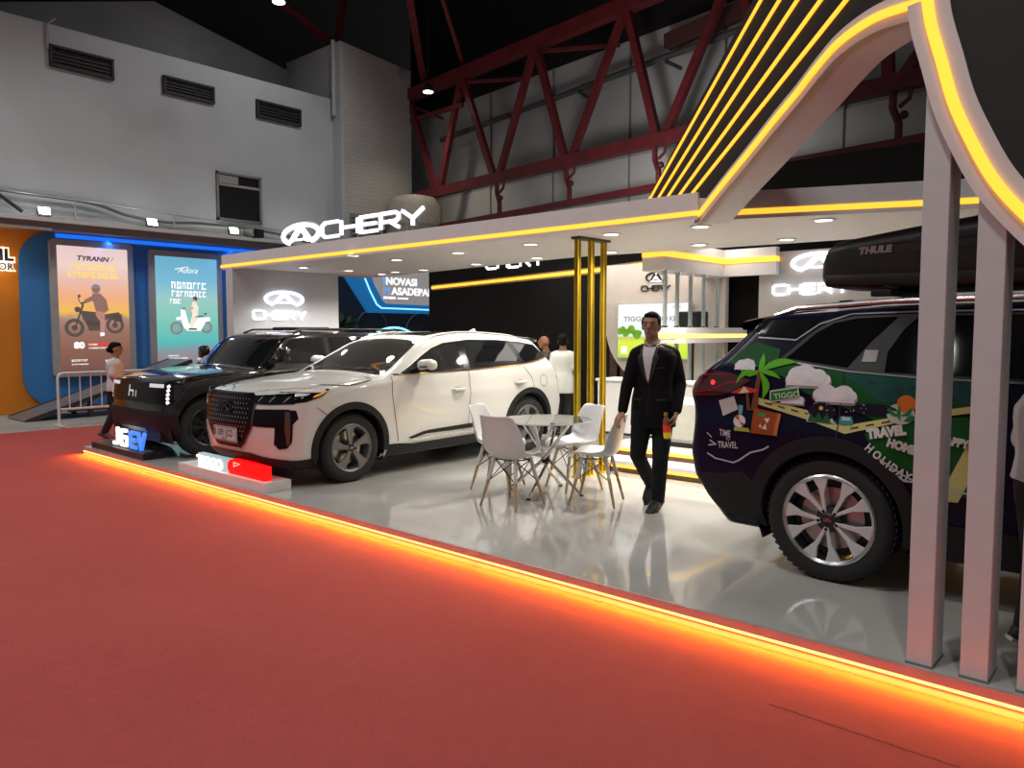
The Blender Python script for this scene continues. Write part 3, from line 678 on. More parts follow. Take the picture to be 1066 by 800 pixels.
# letters on orange wall
ol = thing('wall_lettering', 'dark blue letters IL and TOR with white glow on the orange wall', 'lettering', (NX-.05,4.3,2.9))
M_navy = mat('navy_letters', (.02,.02,.07), .4)
build(text_mb('IL', .31, (NX-.045,4.60,3.04), Y1, Z1, (1,0,0), .03, xs=1.05, bold=.012), 'letter', M_navy, ol)
build(text_mb('TOR', .185, (NX-.045,4.465,2.855), Y1, Z1, (1,0,0), .03, xs=1.0, bold=.004), 'letter', mat('navy_letters_small', (.05,.06,.20), .4), ol)
build(text_mb('IL', .31, (NX-.055,4.60,3.04), Y1, Z1, (1,0,0), .006, xs=1.05, bold=.045).join(text_mb('TOR', .185, (NX-.055,4.465,2.855), Y1, Z1, (1,0,0), .006, bold=.028)), 'letter_glow', mat('letter_glow', (1,.9,.7), .5, emit=(1,.86,.62), es=1.1), ol)
light('letter_lamp', 'POINT', (NX+.25,4.55,2.98), 5, (1,.8,.5), size=.1)
# lit posters
M_fr = mat('poster_frame', (.40,.38,.36), .55)
def poster(label, y0, y1, z0, z1, pic):
    t = thing('lit_poster', label, 'poster', (NX,(y0+y1)/2,z0))
    fr = MB()
    w = .13
    rr = [(y0-w+.06,z0-w),(y1+w-.06,z0-w),(y1+w,z0-w+.06),(y1+w,z1+w-.06),(y1+w-.06,z1+w),(y0-w+.06,z1+w),(y0-w,z1+w-.06),(y0-w,z0-w+.06)]
    build(MB().prism(rr, (NX+.001,0,0), Y1, Z1, (.10,0,0)), 'frame', M_fr, t, bevel=.01)
    build(MB().prism([(y0,z0),(y1,z0),(y1,z1),(y0,z1)], (NX+.101,0,0), Y1, Z1, (.004,0,0)), 'picture', pic, t)
    return t
PX = NX + .106
pic1 = ramp_emit('poster_sunset', [(0,(.20,.085,.07)),(.18,(.27,.12,.085)),(.36,(.36,.18,.13)),(.43,(.42,.26,.20)),(.48,(.95,.52,.10)),(.60,(.92,.45,.22)),(.72,(.86,.52,.42)),(.86,(.92,.68,.60)),(1,(.85,.62,.60))], 'Z', .95, .10, 3.5)
p1 = poster('tall lit poster of a rider on a dark motorcycle at sunset', 5.58, 6.96, .83, 3.40, pic1)
pic2 = ramp_emit('poster_teal', [(0,(.24,.22,.24)),(.10,(.32,.27,.30)),(.17,(.22,.35,.40)),(.22,(.10,.52,.50)),(.45,(.24,.62,.52)),(.62,(.35,.62,.60)),(.78,(.20,.52,.72)),(1,(.16,.44,.62))], 'Z', .95, .08, 3)
p2 = poster('tall lit turquoise poster of a woman riding a white scooter', 7.55, 8.99, .83, 3.33, pic2)
def glow(name, col, es=.8): return mat(name, [c*.5 for c in col], .5, emit=col, es=es, var=.05)
M_pd = glow('print_dark', (.14,.10,.09), .6); M_pm = glow('print_brown', (.34,.18,.14), .7); M_py = glow('print_yellow', (1,.62,.08), 1.0)
M_pw = glow('print_white', (1,.96,.92), 1.0); M_pr = glow('print_red', (.75,.05,.06), .9); M_pg = glow('print_grey', (.30,.27,.27), .7); M_sk = glow('print_skin', (.75,.42,.26), .8)
def flat(t, name, m, polys, d=.001, lay=0):
    g = MB()
    for p in polys: g.prism(p, (PX+lay*.0012,0,0), Y1, Z1, (d,0,0))
    return build(g, name, m, t)
def wheelp(y, z, r): return [circle(y, z, r, 20)]
def ringp(y, z, r, w):
    L, Rr = miter(circle(y, z, r, 22), w, True); return [[L[i], Rr[i], Rr[(i+1)%22], L[(i+1)%22]] for i in range(22)]
# poster 1 : motorcycle and rider (front wheel left)
flat(p1, 'motorcycle_print', M_pd, ringp(5.86,1.72,.155,.07)+ringp(6.66,1.78,.15,.06)+wheelp(5.86,1.72,.06)+wheelp(6.66,1.78,.06)+
     [[(5.86,1.72),(5.90,1.74),(6.06,2.20),(6.02,2.22)], [(5.98,2.08),(6.32,2.05),(6.42,2.00),(6.75,2.06),(6.78,1.98),(6.50,1.90),(6.30,1.76),(6.10,1.78),(6.02,1.92)], [(6.08,1.86),(6.44,1.84),(6.40,1.66),(6.14,1.66)],
      [(6.62,2.0),(6.80,2.02),(6.82,1.86),(6.64,1.84)], [(6.0,2.2),(6.16,2.26),(6.15,2.30),(5.98,2.24)], [(5.99,2.24),(5.96,2.36),(5.94,2.36),(5.97,2.24)]]+wheelp(5.97,2.38,.03)+wheelp(5.93,2.10,.06))
flat(p1, 'rider_print', M_pm, wheelp(6.30,2.53,.085)+[[(6.22,2.44),(6.38,2.45),(6.50,2.32),(6.54,2.10),(6.46,2.04),(6.28,2.08),(6.24,2.26)], [(6.24,2.40),(6.06,2.30),(6.08,2.24),(6.28,2.30)]], lay=1)
flat(p1, 'rider_legs_print', glow('print_pink', (.55,.26,.22), .75), [[(6.28,2.10),(6.46,2.08),(6.46,1.88),(6.44,1.62),(6.36,1.62),(6.36,1.86),(6.28,1.98)]], lay=1)
flat(p1, 'helmet_print', M_pg, [circle(6.30,2.55,.09,16,0,180)], lay=2)
flat(p1, 'shoe_print', M_pw, [[(6.35,1.62),(6.44,1.62),(6.44,1.56),(6.36,1.54)]], lay=2)
def ptext(t, s, y, z, h, m, xs=1, bold=0, shear=0, lay=1): build(text_mb(s, h, (PX+lay*.0012,y,z), Y1, Z1, (1,0,0), 0, xs, bold, shear), 'lettering', m, t)
ptext(p1, 'TYRANN', 5.94, 3.12, .135, M_pd, 1.15, .006, .25)
ptext(p1, '7', 6.60, 3.13, .12, M_pg, 1.1, 0, .25)
def glyphrow(y0, y1, z, h, seed, k=.62):
    rr = random.Random(seed); y = y0; out = []
    while y < y1:
        w = h*(.45+.4*rr.random()); out += [[(y,z),(y+w*.28,z),(y+w*.28+.01,z+h),(y+.01,z+h)], [(y,z+h*.78),(y+w,z+h*.78),(y+w,z+h),(y,z+h)]]
        if rr.random() < .6: out.append([(y+w*.72,z),(y+w,z),(y+w,z+h*.8),(y+w*.72,z+h*.8)])
        if rr.random() < .6: out.append([(y,z),(y+w,z),(y+w,z+h*.2),(y,z+h*.2)])
        y += w + h*.2
    return out
flat(p1, 'heading_print', M_py, glyphrow(5.84,6.64,2.93,.105,1)+glyphrow(5.78,6.70,2.77,.105,2), lay=1)
ptext(p1, '80', 5.84, 1.30, .17, M_pw, 1.15, .012)
flat(p1, 'red_bar_print', M_pr, [[(6.12,1.34),(6.60,1.34),(6.60,1.40),(6.12,1.40)]], lay=1)
flat(p1, 'small_print', M_pw, glyphrow(6.12,6.28,1.355,.03,5)+glyphrow(6.12,6.6,1.28,.03,6)+glyphrow(5.78,6.08,1.02,.04,3)+glyphrow(5.78,6.10,.95,.022,4)+glyphrow(6.44,6.7,.99,.05,7), lay=2)
# poster 2 : scooter
flat(p2, 'tyre_print', M_pg, ringp(7.99,1.72,.12,.055)+ringp(8.70,1.74,.115,.055)+ringp(7.99,1.72,.05,.02)+ringp(8.70,1.74,.05,.02))
flat(p2, 'scooter_print', M_pw, [[(8.0,1.90),(8.1,1.92),(8.16,1.74),(8.24,1.66),(8.56,1.66),(8.68,1.86),(8.80,1.90),(8.78,1.98),(8.5,1.96),(8.42,1.84),(8.28,1.82),(8.20,2.12),(8.10,2.16),(8.10,1.98),(7.98,1.96)]], lay=1)
flat(p2, 'scooter_detail_print', M_pd, [[(8.12,2.16),(8.22,2.17),(8.22,2.19),(8.12,2.18)], [(8.40,1.97),(8.62,1.99),(8.66,2.02),(8.44,2.0)], [(8.26,1.68),(8.48,1.68),(8.46,1.72),(8.28,1.72)], [(8.62,2.06),(8.72,2.08),(8.70,2.02)]], lay=2)
flat(p2, 'rider_print', glow('print_cream', (.85,.80,.62), .9), [[(8.38,2.32),(8.46,2.33),(8.52,2.20),(8.50,2.02),(8.38,2.0),(8.34,2.18)], [(8.38,2.04),(8.50,2.0),(8.42,1.84),(8.36,1.72),(8.30,1.74),(8.32,1.90)]], lay=2)
flat(p2, 'face_print', M_sk, wheelp(8.43,2.38,.045)+[[(8.38,2.22),(8.24,2.16),(8.24,2.13),(8.40,2.16)]], lay=3)
flat(p2, 'hair_print', M_pd, [circle(8.445,2.40,.055,14,-60,190)], lay=4)
ptext(p2, 'Adora', 8.05, 2.98, .19, M_pw, .95, 0, .5)
flat(p2, 'swash_print', M_pw, [[(7.98,3.06),(8.30,3.13),(8.30,3.115),(8.0,3.045)]], lay=1)
flat(p2, 'heading_print', M_pw, glyphrow(7.90,8.64,2.62,.15,11)+glyphrow(7.90,8.64,2.44,.13,12)+glyphrow(7.86,8.05,2.28,.10,14), lay=1)
flat(p2, 'small_print', M_pw, glyphrow(7.78,8.02,1.08,.025,21)+glyphrow(7.78,8.22,1.02,.025,22)+glyphrow(7.78,8.16,.965,.025,23)+glyphrow(8.46,8.84,.99,.035,24), lay=1)
# floodlights
for i, (y, lab) in enumerate(((5.3,'bright small floodlight on the ledge, nearest the left frame edge'),(7.4,'bright small floodlight on the ledge above between the posters'),(9.3,'bright small floodlight on the ledge beside the black projector'),(11.3,'bright small floodlight on the ledge just below the roof sign emblem'))):
    x = NX+.35
    t = thing('floodlight', lab, 'floodlight', (x,y,3.88), group='floodlights on the booth ledge')
    build(MB().obox((x,y,4.0), (.035,0,.02), (0,.11,0), (-.03,0,.075)), 'housing', M_dark, t)
    build(MB().obox((x+.039,y,4.0223), (.004,0,.0023), (0,.10,0), (-.028,0,.066)), 'lamp_glass', mat('flood_glass', (1,1,1), .4, emit=(1,1,.94), es=16), t)
    build(MB().tube([(x-.02,y-.13,3.98),(x-.02,y-.13,3.885),(x-.02,y+.13,3.885),(x-.02,y+.13,3.98)], .012, 6), 'bracket', M_grey, t)
    light('flood_beam', 'SPOT', (x+.09,y,4.0), 30, (1,1,.95), size=.06, target=(x+.22,y,3.6), spot=150, blend=1)
    light('flood_spill', 'POINT', (x-.12,y,4.2), 5, (1,1,.95), size=.08)
pj = thing('projector', 'small black projector box on the ledge right of the floodlights', 'projector', (NX+.4,9.75,3.88))
build(MB().obox((NX+.4,9.8,4.0), (.16,.05,0), (-.04,.16,0), (0,0,.10)), 'housing', M_dark, pj, bevel=.015)
build(MB().lathe([(.06,0),(.06,.05),(.04,.05)], (NX+.55,9.72,4.0), (1,.2,0), n=16), 'lens', M_black, pj)
# ramp and barrier
rp_ = thing('car_ramp', 'grey metal vehicle ramp rising behind the white barrier', 'ramp', (-16.2,6,0))
M_rampm = mat('ramp_metal', (.22,.22,.22), .5, metal=.4, var=.2)
build(MB().grid([[(-16.9,4.45,.01),(-16.9,7.6,1.05)],[(-15.9,4.45,.01),(-15.9,7.6,1.05)]]).grid([[(-16.9,4.45,-.0),(-16.9,7.6,1.0)],[(-15.9,4.45,-.0),(-15.9,7.6,1.0)]]), 'deck', M_rampm, rp_)
build(MB().beam((-15.88,4.5,.0),(-15.88,7.6,1.02),.05,.08).beam((-16.92,4.5,0),(-16.92,7.6,1.02),.05,.08), 'side_rail', mat('ramp_dark', (.05,.05,.05), .5, metal=.4), rp_)
for y in (5.6,6.3,7.0,7.5):
    z = (y-4.45)*.33-.04
    for x in (-16.85,-15.95): build(MB().box(x-.04,x+.04,y-.04,y+.04,0,z), 'leg', MATS['ramp_dark'], rp_)
build(MB().box(-15.97,-15.93,5.2,7.6,.12,.18), 'cross_bar', MATS['ramp_dark'], rp_)
ba = thing('crowd_barrier', 'white tubular crowd barrier in front of the ramp', 'barrier', (-14.6,5.6,0))
M_bar = mat('barrier_white', (.75,.75,.73), .4, metal=.1)
bx = -14.6
build(MB().tube([(bx,4.62,.0),(bx,4.62,.84),(bx,4.64,.90),(bx,4.70,.925),(bx,7.0,.925),(bx,7.06,.90),(bx,7.08,.84),(bx,7.08,0)], .024, 10), 'frame', M_bar, ba, smooth=True)
build(MB().tube([(bx,4.62,.30),(bx,7.08,.30)], .022, 10), 'bottom_rail', M_bar, ba, smooth=True)
for k in range(1,14):
    y = 4.62+k*2.46/14; build(MB().tube([(bx,y,.30),(bx,y,.925)], .012, 8), 'bar', M_bar, ba, smooth=True)
for y in (4.62,7.08): build(MB().beam((bx-.22,y,.02),(bx+.22,y,.02),.06,.03), 'foot', M_bar, ba)
# INOVASI sign with blue frame
iv = thing('hanging_sign', 'grey sign reading INOVASI MASADEPAN in a blue lit frame', 'sign', (-15,12.4,2.1))
M_ibl = mat('sign_blue', (.02,.22,.55), .4, emit=(.01,.22,.60), es=.35)
IX = -15.0
build(MB().prism([(10.9,3.02),(11.62,2.10),(15.0,2.10),(15.0,3.35),(10.9,3.35)], (IX-.14,0,0), Y1, Z1, (.10,0,0)), 'frame', M_ibl, iv)
build(MB().prism([(11.55,3.35),(11.80,2.78),(12.05,2.40),(12.15,2.33),(15.0,2.30),(15.0,3.35)], (IX-.04,0,0), Y1, Z1, (.05,0,0)), 'face', mat('sign_face', (.33,.31,.32), .5, emit=(.42,.39,.40), es=.5), iv)
build(MB().ribbon([(11.42,3.1),(11.66,2.62),(11.86,2.30),(12.0,2.22),(15.0,2.19)], .03, (IX-.04,0,0), Y1, Z1, (.02,0,0)), 'led_strip', mat('led_blue', (.1,.5,.9), .5, emit=(.25,.70,1), es=1.8), iv)
M_iw = mat('sign_letters_white', (.9,.9,.9), .4, emit=(1,1,1), es=.95); M_ib = mat('sign_letters_blue', (.1,.4,.8), .4, emit=(.10,.36,.85), es=.9)
for s, m, y, z, h in (('I',M_ib,12.02,2.80,.25),('NOVASI',M_iw,12.105,2.80,.25),('M',M_ib,12.02,2.56,.25),('ASADEPAN',M_iw,12.29,2.56,.25)):
    build(text_mb(s, h, (IX+.011,y,z), Y1, Z1, (1,0,0), .012, 1.14, .007 if s != 'M' else .0), 'lettering', m, iv)
for k in range(6): pass
g_ = MB()
for p in glyphrow(12.03,12.41,2.45,.05,31)+glyphrow(12.48,12.81,2.45,.035,32): g_.prism(p, (IX+.011,0,0), Y1, Z1, (.006,0,0))
build(g_, 'small_lettering', M_iw, iv)
tb = MB()
for y in (12.2,14.4): tb.tube([(IX-.1,y,3.35),(IX-.1,y,3.9)], .02)
build(tb, 'hanger', M_dark, iv)
# dark wall behind with arcs, plants, blue bow
struct(MB().box(-16.3,-16.2,10.2,15.5,0,3.2), 'wall_dark_booth', mat('dark_booth', (.022,.026,.034), .5))
for i, (y, r, z) in enumerate(((11.2,.42,1.55),(12.6,.5,1.7),(14.3,.55,1.6))):
    pts = [(-16.18,y+r*math.cos(R(a)),z+r*math.sin(R(a))) for a in range(0,181,12)]
    tag(build(MB().tube([(-16.18,y+r,.0)]+pts+[(-16.18,y-r,0)], .014, 6), 'arch_tube', mat('arc_grey', (.16,.17,.19), .4)), ('left','middle','right')[i]+' thin grey arched tube on the dark wall below the hanging sign', 'tube', 'arched tubes on the dark wall')
tag(build(MB().tube([(-14.8,12.2+.95*math.cos(R(a)),1.02+.72*math.sin(R(a))) for a in range(0,181,9)], .025, 8), 'light_bow', MATS['led_blue']), 'thin blue lit bow over the green plants behind white car', 'light')
M_leaf = mat('leaf_green', (.03,.16,.03), .6, var=.5, scale=20); M_leafd = mat('leaf_dark', (.012,.04,.015), .6, var=.4, scale=20)
def plant(name, label, c, r, h, n, m, seed, blade=.16):
    rr = random.Random(seed); t = thing(name, label, 'plant', c)
    g = MB()
    for k in range(n):
        a = rr.random()*6.283; d = r*math.sqrt(rr.random()); z = c[2]+.28+h*rr.random()
        p = Vector((c[0]+d*math.cos(a), c[1]+d*math.sin(a), z)); dr_ = Vector((math.cos(a)+rr.uniform(-.5,.5), math.sin(a)+rr.uniform(-.5,.5), rr.uniform(-.2,1))).normalized()
        s = dr_.cross(Vector((0,0,1))).normalized()*blade*.22; L = dr_*blade
        g.add([p, p+L*.5+s, p+L, p+L*.5-s], [(0,1,2,3)])
    build(g, 'foliage', m, t, recalc=False)
    st_ = MB()
    for k in range(5):
        a = k*1.26; st_.tube([(c[0]+.04*math.cos(a),c[1]+.04*math.sin(a),c[2]+.2),(c[0]+r*.5*math.cos(a),c[1]+r*.5*math.sin(a),c[2]+.28+h*.7)], .012, 6)
    build(st_, 'stem', M_leafd, t)
    build(MB().lathe([(.14,0),(.2,.28),(.17,.28),(.16,.25)], c, n=20), 'pot', M_dark, t, smooth=True)
    return t
plant('potted_plant', 'bright green leafy plant under the blue lit bow', (-14.8,12.3,.0), .42, 1.35, 700, M_leaf, 1)
plant('potted_fern', 'dark green fern beside the white booth wall end', (-15.2,10.9,.0), .5, 1.6, 500, M_leafd, 2, .3)
# ------------------------------------------------------------------ cars: implicit body sampled into a dense shell
def smin(a, b, k):
    h = np.clip(.5+.5*(b-a)/k, 0, 1); return b*(1-h)+a*h-k*h*(1-h)
class Car:
    def __init__(s, top, W, nose, tail, fc, rc, taper, kw=.16, crown=.05, zb=.2, k=.045, kt=.05, hw=.92):
        s.hw = hw
        xs = np.linspace(top[0][0], top[-1][0], 600); zs = np.interp(xs, *zip(*top))
        g = np.exp(-.5*(np.arange(-12,13)/4.5)**2); g /= g.sum(); zp = np.pad(zs, 12, mode='edge'); zs = np.convolve(zp, g, 'valid')
        s.tx, s.tz = xs, zs; s.tg = np.gradient(zs, xs)
        s.wz, s.ww = map(np.array, zip(*W)); s.nz, s.nx = map(np.array, zip(*nose)); s.rz, s.rx = map(np.array, zip(*tail))
        zz = np.linspace(0, 2, 400); g2 = np.exp(-.5*(np.arange(-8,9)/3.)**2); g2 /= g2.sum()
        sm = lambda v: np.convolve(np.pad(v, 8, mode='edge'), g2, 'valid')
        s.zz = zz; s.wf = sm(np.interp(zz, s.wz, s.ww)); s.nf = sm(np.interp(zz, s.nz, s.nx)); s.rf = sm(np.interp(zz, s.rz, s.rx))
        s.fc, s.rc, s.taper, s.kw, s.crown, s.zb, s.k, s.kt = fc, rc, taper, kw, crown, zb, k, kt
        s.xm = .5*(xs[0]+xs[-1])
    def f(s, x, y, z, bottom=True, top=True):
        ay = np.abs(y); q = ay/s.hw
        w = np.interp(z, s.zz, s.wf) - s.taper(x)
        g = w - ay
        fx = np.interp(z, s.zz, s.nf) - s.fc(q) - x
        g = smin(g, fx, s.k)
        rx = x - (np.interp(z, s.zz, s.rf) + s.rc(q))
        g = smin(g, rx, s.k)
        if top:
            sg = np.tanh((x-s.xm)/.6)
            xe = x + sg*s.kw*q*q
            T = np.interp(xe, s.tx, s.tz) - s.crown*q*q
            sl = np.interp(xe, s.tx, s.tg)
            g = smin(g, (T-z)/np.sqrt(1+sl*sl), s.kt)
        if bottom: g = smin(g, z-s.zb, .03)
        return g
    def solve(s, P, D, tmax, n=34, **kw):
        """first exit along rays P + t D, P inside"""
        lo = np.zeros(len(P)); hi = np.full(len(P), tmax)
        # coarse march
        ts = np.linspace(0, tmax, 60); found = np.zeros(len(P), bool)
        for a, b in zip(ts[:-1], ts[1:]):
            q = P + D*b; v = s.f(q[:,0], q[:,1], q[:,2], **kw) < 0
            m = v & ~found; lo[m] = a; hi[m] = b; found |= v
        for _ in range(n):
            mid = .5*(lo+hi); q = P + D*mid[:,None]; v = s.f(q[:,0], q[:,1], q[:,2], **kw) > 0
            lo = np.where(v, mid, lo); hi = np.where(v, hi, mid)
        return P + D*(.5*(lo+hi))[:,None]
    def side(s, pts, off=0., sg=1):
        p = np.asarray(pts, float); P = np.stack([p[:,0], np.zeros(len(p)), p[:,1]], 1)
        lo = np.zeros(len(p)); hi = np.full(len(p), 1.3)
        for _ in range(40):
            m = .5*(lo+hi); v = s.f(p[:,0], m, p[:,1], bottom=False) > 0
            lo = np.where(v, m, lo); hi = np.where(v, hi, m)
        return np.stack([p[:,0], sg*(lo+off), p[:,1]], 1)
    def front(s, pts, off=0., sg=1):
        p = np.asarray(pts, float); lo = np.full(len(p), s.xm); hi = np.full(len(p), s.tx[-1]+.8)
        for _ in range(40):
            m = .5*(lo+hi); v = s.f(m, p[:,0], p[:,1], bottom=False, top=False) > 0
            lo = np.where(v, m, lo); hi = np.where(v, hi, m)
        return np.stack([lo+off, p[:,0], p[:,1]], 1)
    def rear(s, pts, off=0., sg=1):
        p = np.asarray(pts, float); hi = np.full(len(p), s.xm); lo = np.full(len(p), s.tx[0]-.8)
        for _ in range(40):
            m = .5*(lo+hi); v = s.f(m, p[:,0], p[:,1], bottom=False, top=False) > 0
            hi = np.where(v, m, hi); lo = np.where(v, lo, m)
        return np.stack([hi-off, p[:,0], p[:,1]], 1)
    def top_(s, pts, off=0., sg=1):
        p = np.asarray(pts, float); lo = np.full(len(p), .5); hi = np.full(len(p), 2.2)
        for _ in range(40):
            m = .5*(lo+hi); v = s.f(p[:,0], p[:,1], m) > 0
            lo = np.where(v, m, lo); hi = np.where(v, hi, m)
        return np.stack([p[:,0], p[:,1], lo+off], 1)
    def shell(s, wheels, rw, nx=130, ny=44, nz=40):
        xr, xf = s.tx[0]-.1, s.tx[-1]+.1
        xa, xb = xr+1.15, xf-1.15
        X = np.linspace(xr, xf, nx); Y = np.linspace(-1, 1, ny); Z = np.linspace(.1, 1.75, nz)
        mb = MB()
        def face(A, B, fn):
            a, b = np.meshgrid(A, B, indexing='ij'); q = fn(a.ravel(), b.ravel())
            sx = np.clip(q[:,0], xa, xb); S = np.stack([sx, q[:,1]*0, np.full(len(q), .62)], 1)
            # spread rays so that every station keeps its own cross section
            D = q-S; L = np.linalg.norm(D, axis=1); D /= L[:,None]
            r = s.solve(S, D, 2.2)
            mb.grid(r.reshape(len(A), len(B), 3).tolist())
        one = lambda v, c: np.full_like(v, c)
        for sg in (-1, 1): face(X, Z, lambda a, b: np.stack([a, one(a, sg*1.), b], 1))
        face(X, Y, lambda a, b: np.stack([a, b, one(a, 1.75)], 1))
        face(X, Y, lambda a, b: np.stack([a, b, one(a, .1)], 1))
        for xx in (xr, xf): face(Y, Z, lambda a, b: np.stack([one(a, xx), a, b], 1))
        fs = []
        V = np.array(mb.v)
        for f in mb.f:
            c = V[list(f)].mean(0)
            if abs(c[1]) > .5 and any((c[0]-wx)**2+(c[2]-wz)**2 < rw*rw for wx, wz in wheels): continue
            fs.append(f)
        mb.f = fs
        return mb
    def patch(s, kind, poly, off=.003, sg=1, ds=.05, skirt=0.0):
        fn = {'side': s.side, 'front': s.front, 'rear': s.rear, 'top': s.top_}[kind]
        v, f = fill2d(poly, ds)
        P = fn(v, off, sg); mb = MB(); mb.add(P.tolist(), f)
        if skirt:
            Q = fn(v, off-skirt, sg); n = len(v); mb.add(Q.tolist(), [])
            ec = {}
            for g in f:
                for i in range(len(g)): ec[(g[i], g[(i+1) % len(g)])] = 1
            mb.f += [(a, b, b+n, a+n) for (a, b) in ec if (b, a) not in ec]
        return mb
    def line(s, kind, pts, w, off=.002, sg=1, ds=.03, closed=False):
        fn = {'side': s.side, 'front': s.front, 'rear': s.rear, 'top': s.top_}[kind]
        p = densify(pts, ds, closed); L, Rr = miter(p, w, closed)
        if closed: L.append(L[0]); Rr.append(Rr[0])
        return MB().grid([fn(L, off, sg).tolist(), fn(Rr, off, sg).tolist()])
    def flatmap(s, kind, v2, f2, off=.003, sg=1):
        fn = {'side': s.side, 'front': s.front, 'rear': s.rear, 'top': s.top_}[kind]
        return MB().add(fn(v2, off, sg).tolist(), f2)
    def arch(s, wx, wz, r0, r1, a0, a1, sg, off=.016, n=48):
        g = MB(); rows = []
        A = np.radians(np.linspace(a0, a1, n))
        def ring(r, o):
            p = np.stack([wx+r*np.cos(A), wz+r*np.sin(A)], 1); return s.side(p, o, sg)
        rows = [ring(r1, -.01), ring(r1-.004, off*.8), ring(.5*(r0+r1), off), ring(r0+.004, off*.9)]
        b = ring(r0, off*.6); rows.append(b)
        c = b.copy(); c[:,1] -= sg*.10; rows.append(c)
        return g.grid([r.tolist() for r in rows])

def frames(c, car_parent): pass
def wheel(par, x, y, z, r, w, rim_r, style, sg, m_rim, m_disc):
    """wheel whose outer face points to sg*y"""
    yo = y
    t = MB()
    prof = [(rim_r+.012, -.02*1), (r-.055, -.004), (r-.025, -.012), (r-.006, -.035), (r, -.06), (r, -w+.06), (r-.006, -w+.035), (r-.03, -w+.01), (rim_r+.01, -w+.02)]
    t.lathe(prof, (x, yo, z), (0, sg, 0), n=56, caps=False)
    wo = build(t, 'wheel', M_rubber, par, smooth=True, angle=40, local=True)
    tg = MB()
    for k in range(56):
        a = 2*math.pi*k/56
        ca, sa = math.cos(a), math.sin(a)
        for o_, q in ((-.075,.02),(-w+.075,-.02)):
            tg.obox((x+ca*(r+.001), yo+sg*o_, z+sa*(r+.001)), (-sa*.012,q*.3,ca*.012), (0,.035,0), (ca*.004,0,sa*.004))
    build(tg, 'tread_blocks', M_rubber, wo, local=True)
    # barrel
    bl = MB().lathe([(rim_r+.014,-.016),(rim_r+.004,-.010),(rim_r-.012,-.02),(rim_r-.02,-.09),(rim_r-.03,-w+.03)], (x,yo,z), (0,sg,0), n=48, caps=False)
    build(bl, 'rim_barrel', m_rim if style != 'twin' else mat('rim_lip', (.55,.55,.56), .25, metal=1), wo, smooth=True, local=True)
    build(MB().lathe([(0,-.115),(rim_r-.03,-.115),(rim_r-.03,-.125)], (x,yo,z), (0,sg,0), n=40), 'rim_back', mat('rim_back', (.012,.012,.012), .6), wo, local=True)
    build(MB().lathe([(.07,-.10),(rim_r*.72,-.10),(rim_r*.72,-.11)], (x,yo,z), (0,sg,0), n=40), 'brake_disc', m_disc, wo, local=True)
    ux, uz, d = Vector((1,0,0)), Vector((0,0,1)), Vector((0,-sg*.028,0))
    org = Vector((x, yo-sg*.018, z))
    sp = MB(); pk = MB()
    def pol(*rt): return [(rr*math.sin(R(a)), rr*math.cos(R(a))) for rr, a in rt]
    for k in range(5):
        a0 = 72*k + 8
        if style == 'twin':
            for q in (-1, 1):
                sp.prism(pol((.045,a0+q*20),(.16,a0+q*17),(rim_r-.004,a0+q*9.5),(rim_r-.004,a0+q*30),(.19,a0+q*25.5),(.05,a0+q*42))[::q], org, ux, uz, d)
        elif style == 'five':
            sp.prism(pol((.04,a0-28),(.11,a0-15),(.19,a0-17),(rim_r-.002,a0-24),(rim_r-.002,a0+12),(.19,a0+9),(.11,a0+14),(.04,a0+28)), org, ux, uz, d)
        else:
            for q in (-1, 1): sp.prism(pol((.05,a0+q*8),(rim_r-.003,a0+q*6),(rim_r-.003,a0+q*22),(.05,a0+q*34))[::q], org, ux, uz, d)
    so = build(sp, 'rim_spokes', mat('rim_machined', (.62,.62,.62), .38, metal=.25) if style == 'twin' else m_rim, wo, smooth=False, bevel=.004, local=True)
    hb = MB().lathe([(0,.004),(.034,.004),(.042,-.004),(.075,-.012),(.08,-.03)], tuple(org), (0,sg,0), n=28)
    build(hb, 'hub', mat('hub_dark', (.03,.03,.032), .35, metal=.5), wo, smooth=True, local=True)
    build(emblem(.022,.012, org+Vector((0,sg*.0045,0)), ux*(-sg), uz, Vector((0,sg*.001,0))), 'hub_emblem', M_chrome, wo, local=True)
    lg = MB()
    for k in range(5):
        a = R(72*k+44); lg.lathe([(.011,-.01),(.011,.002),(.006,.004)], tuple(org+ux*.058*math.sin(a)+uz*.058*math.cos(a)), (0,sg,0), n=10)
    build(lg, 'lug_nuts', M_dark, wo, local=True)
    return wo
def liner(par, wheels, r, ymax):
    for wx, wz in wheels:
        g = MB()
        A = np.radians(np.linspace(-25, 205, 30))
        for sg in (-1, 1):
            g.grid([[(wx+r*math.cos(a), sg*ymax, wz+r*math.sin(a)) for a in A], [(wx+r*math.cos(a), sg*.45, wz+r*math.sin(a)) for a in A]])
            c = MB().prism([(wx+r*math.cos(a), wz+r*math.sin(a)) for a in A], (0, sg*.47, 0), (1,0,0), (0,0,1), (0,-sg*.02,0)); g.join(c)
        build(g, 'wheel_well', M_black, par, local=True)

M_glass = mat('tinted_glass', (.006,.007,.008), .03, spec=.35, var=.01)
M_clad = mat('black_cladding', (.011,.011,.012), .6, spec=.3)
M_gloss = mat('gloss_black', (.006,.006,.007), .15, spec=.22)
M_gap = mat('panel_gap', (.02,.02,.02), .8)
M_disc = mat('brake_steel', (.4,.4,.4), .3, metal=1)
def mirror_housing(car, par, x, z, y, sg, m_cap, fw=1, sc=1.0):
    h = MB()
    secs = []
    for t, w, hh in ((0,.05,.05),(.05,.09,.075),(.14,.10,.085),(.22,.085,.075),(.26,.04,.045)):
        secs.append(((x-.02*t, sg*(y+t*sc), z+.01*t), (w*sc,0,0), (0,0,hh*sc)))
    return secs

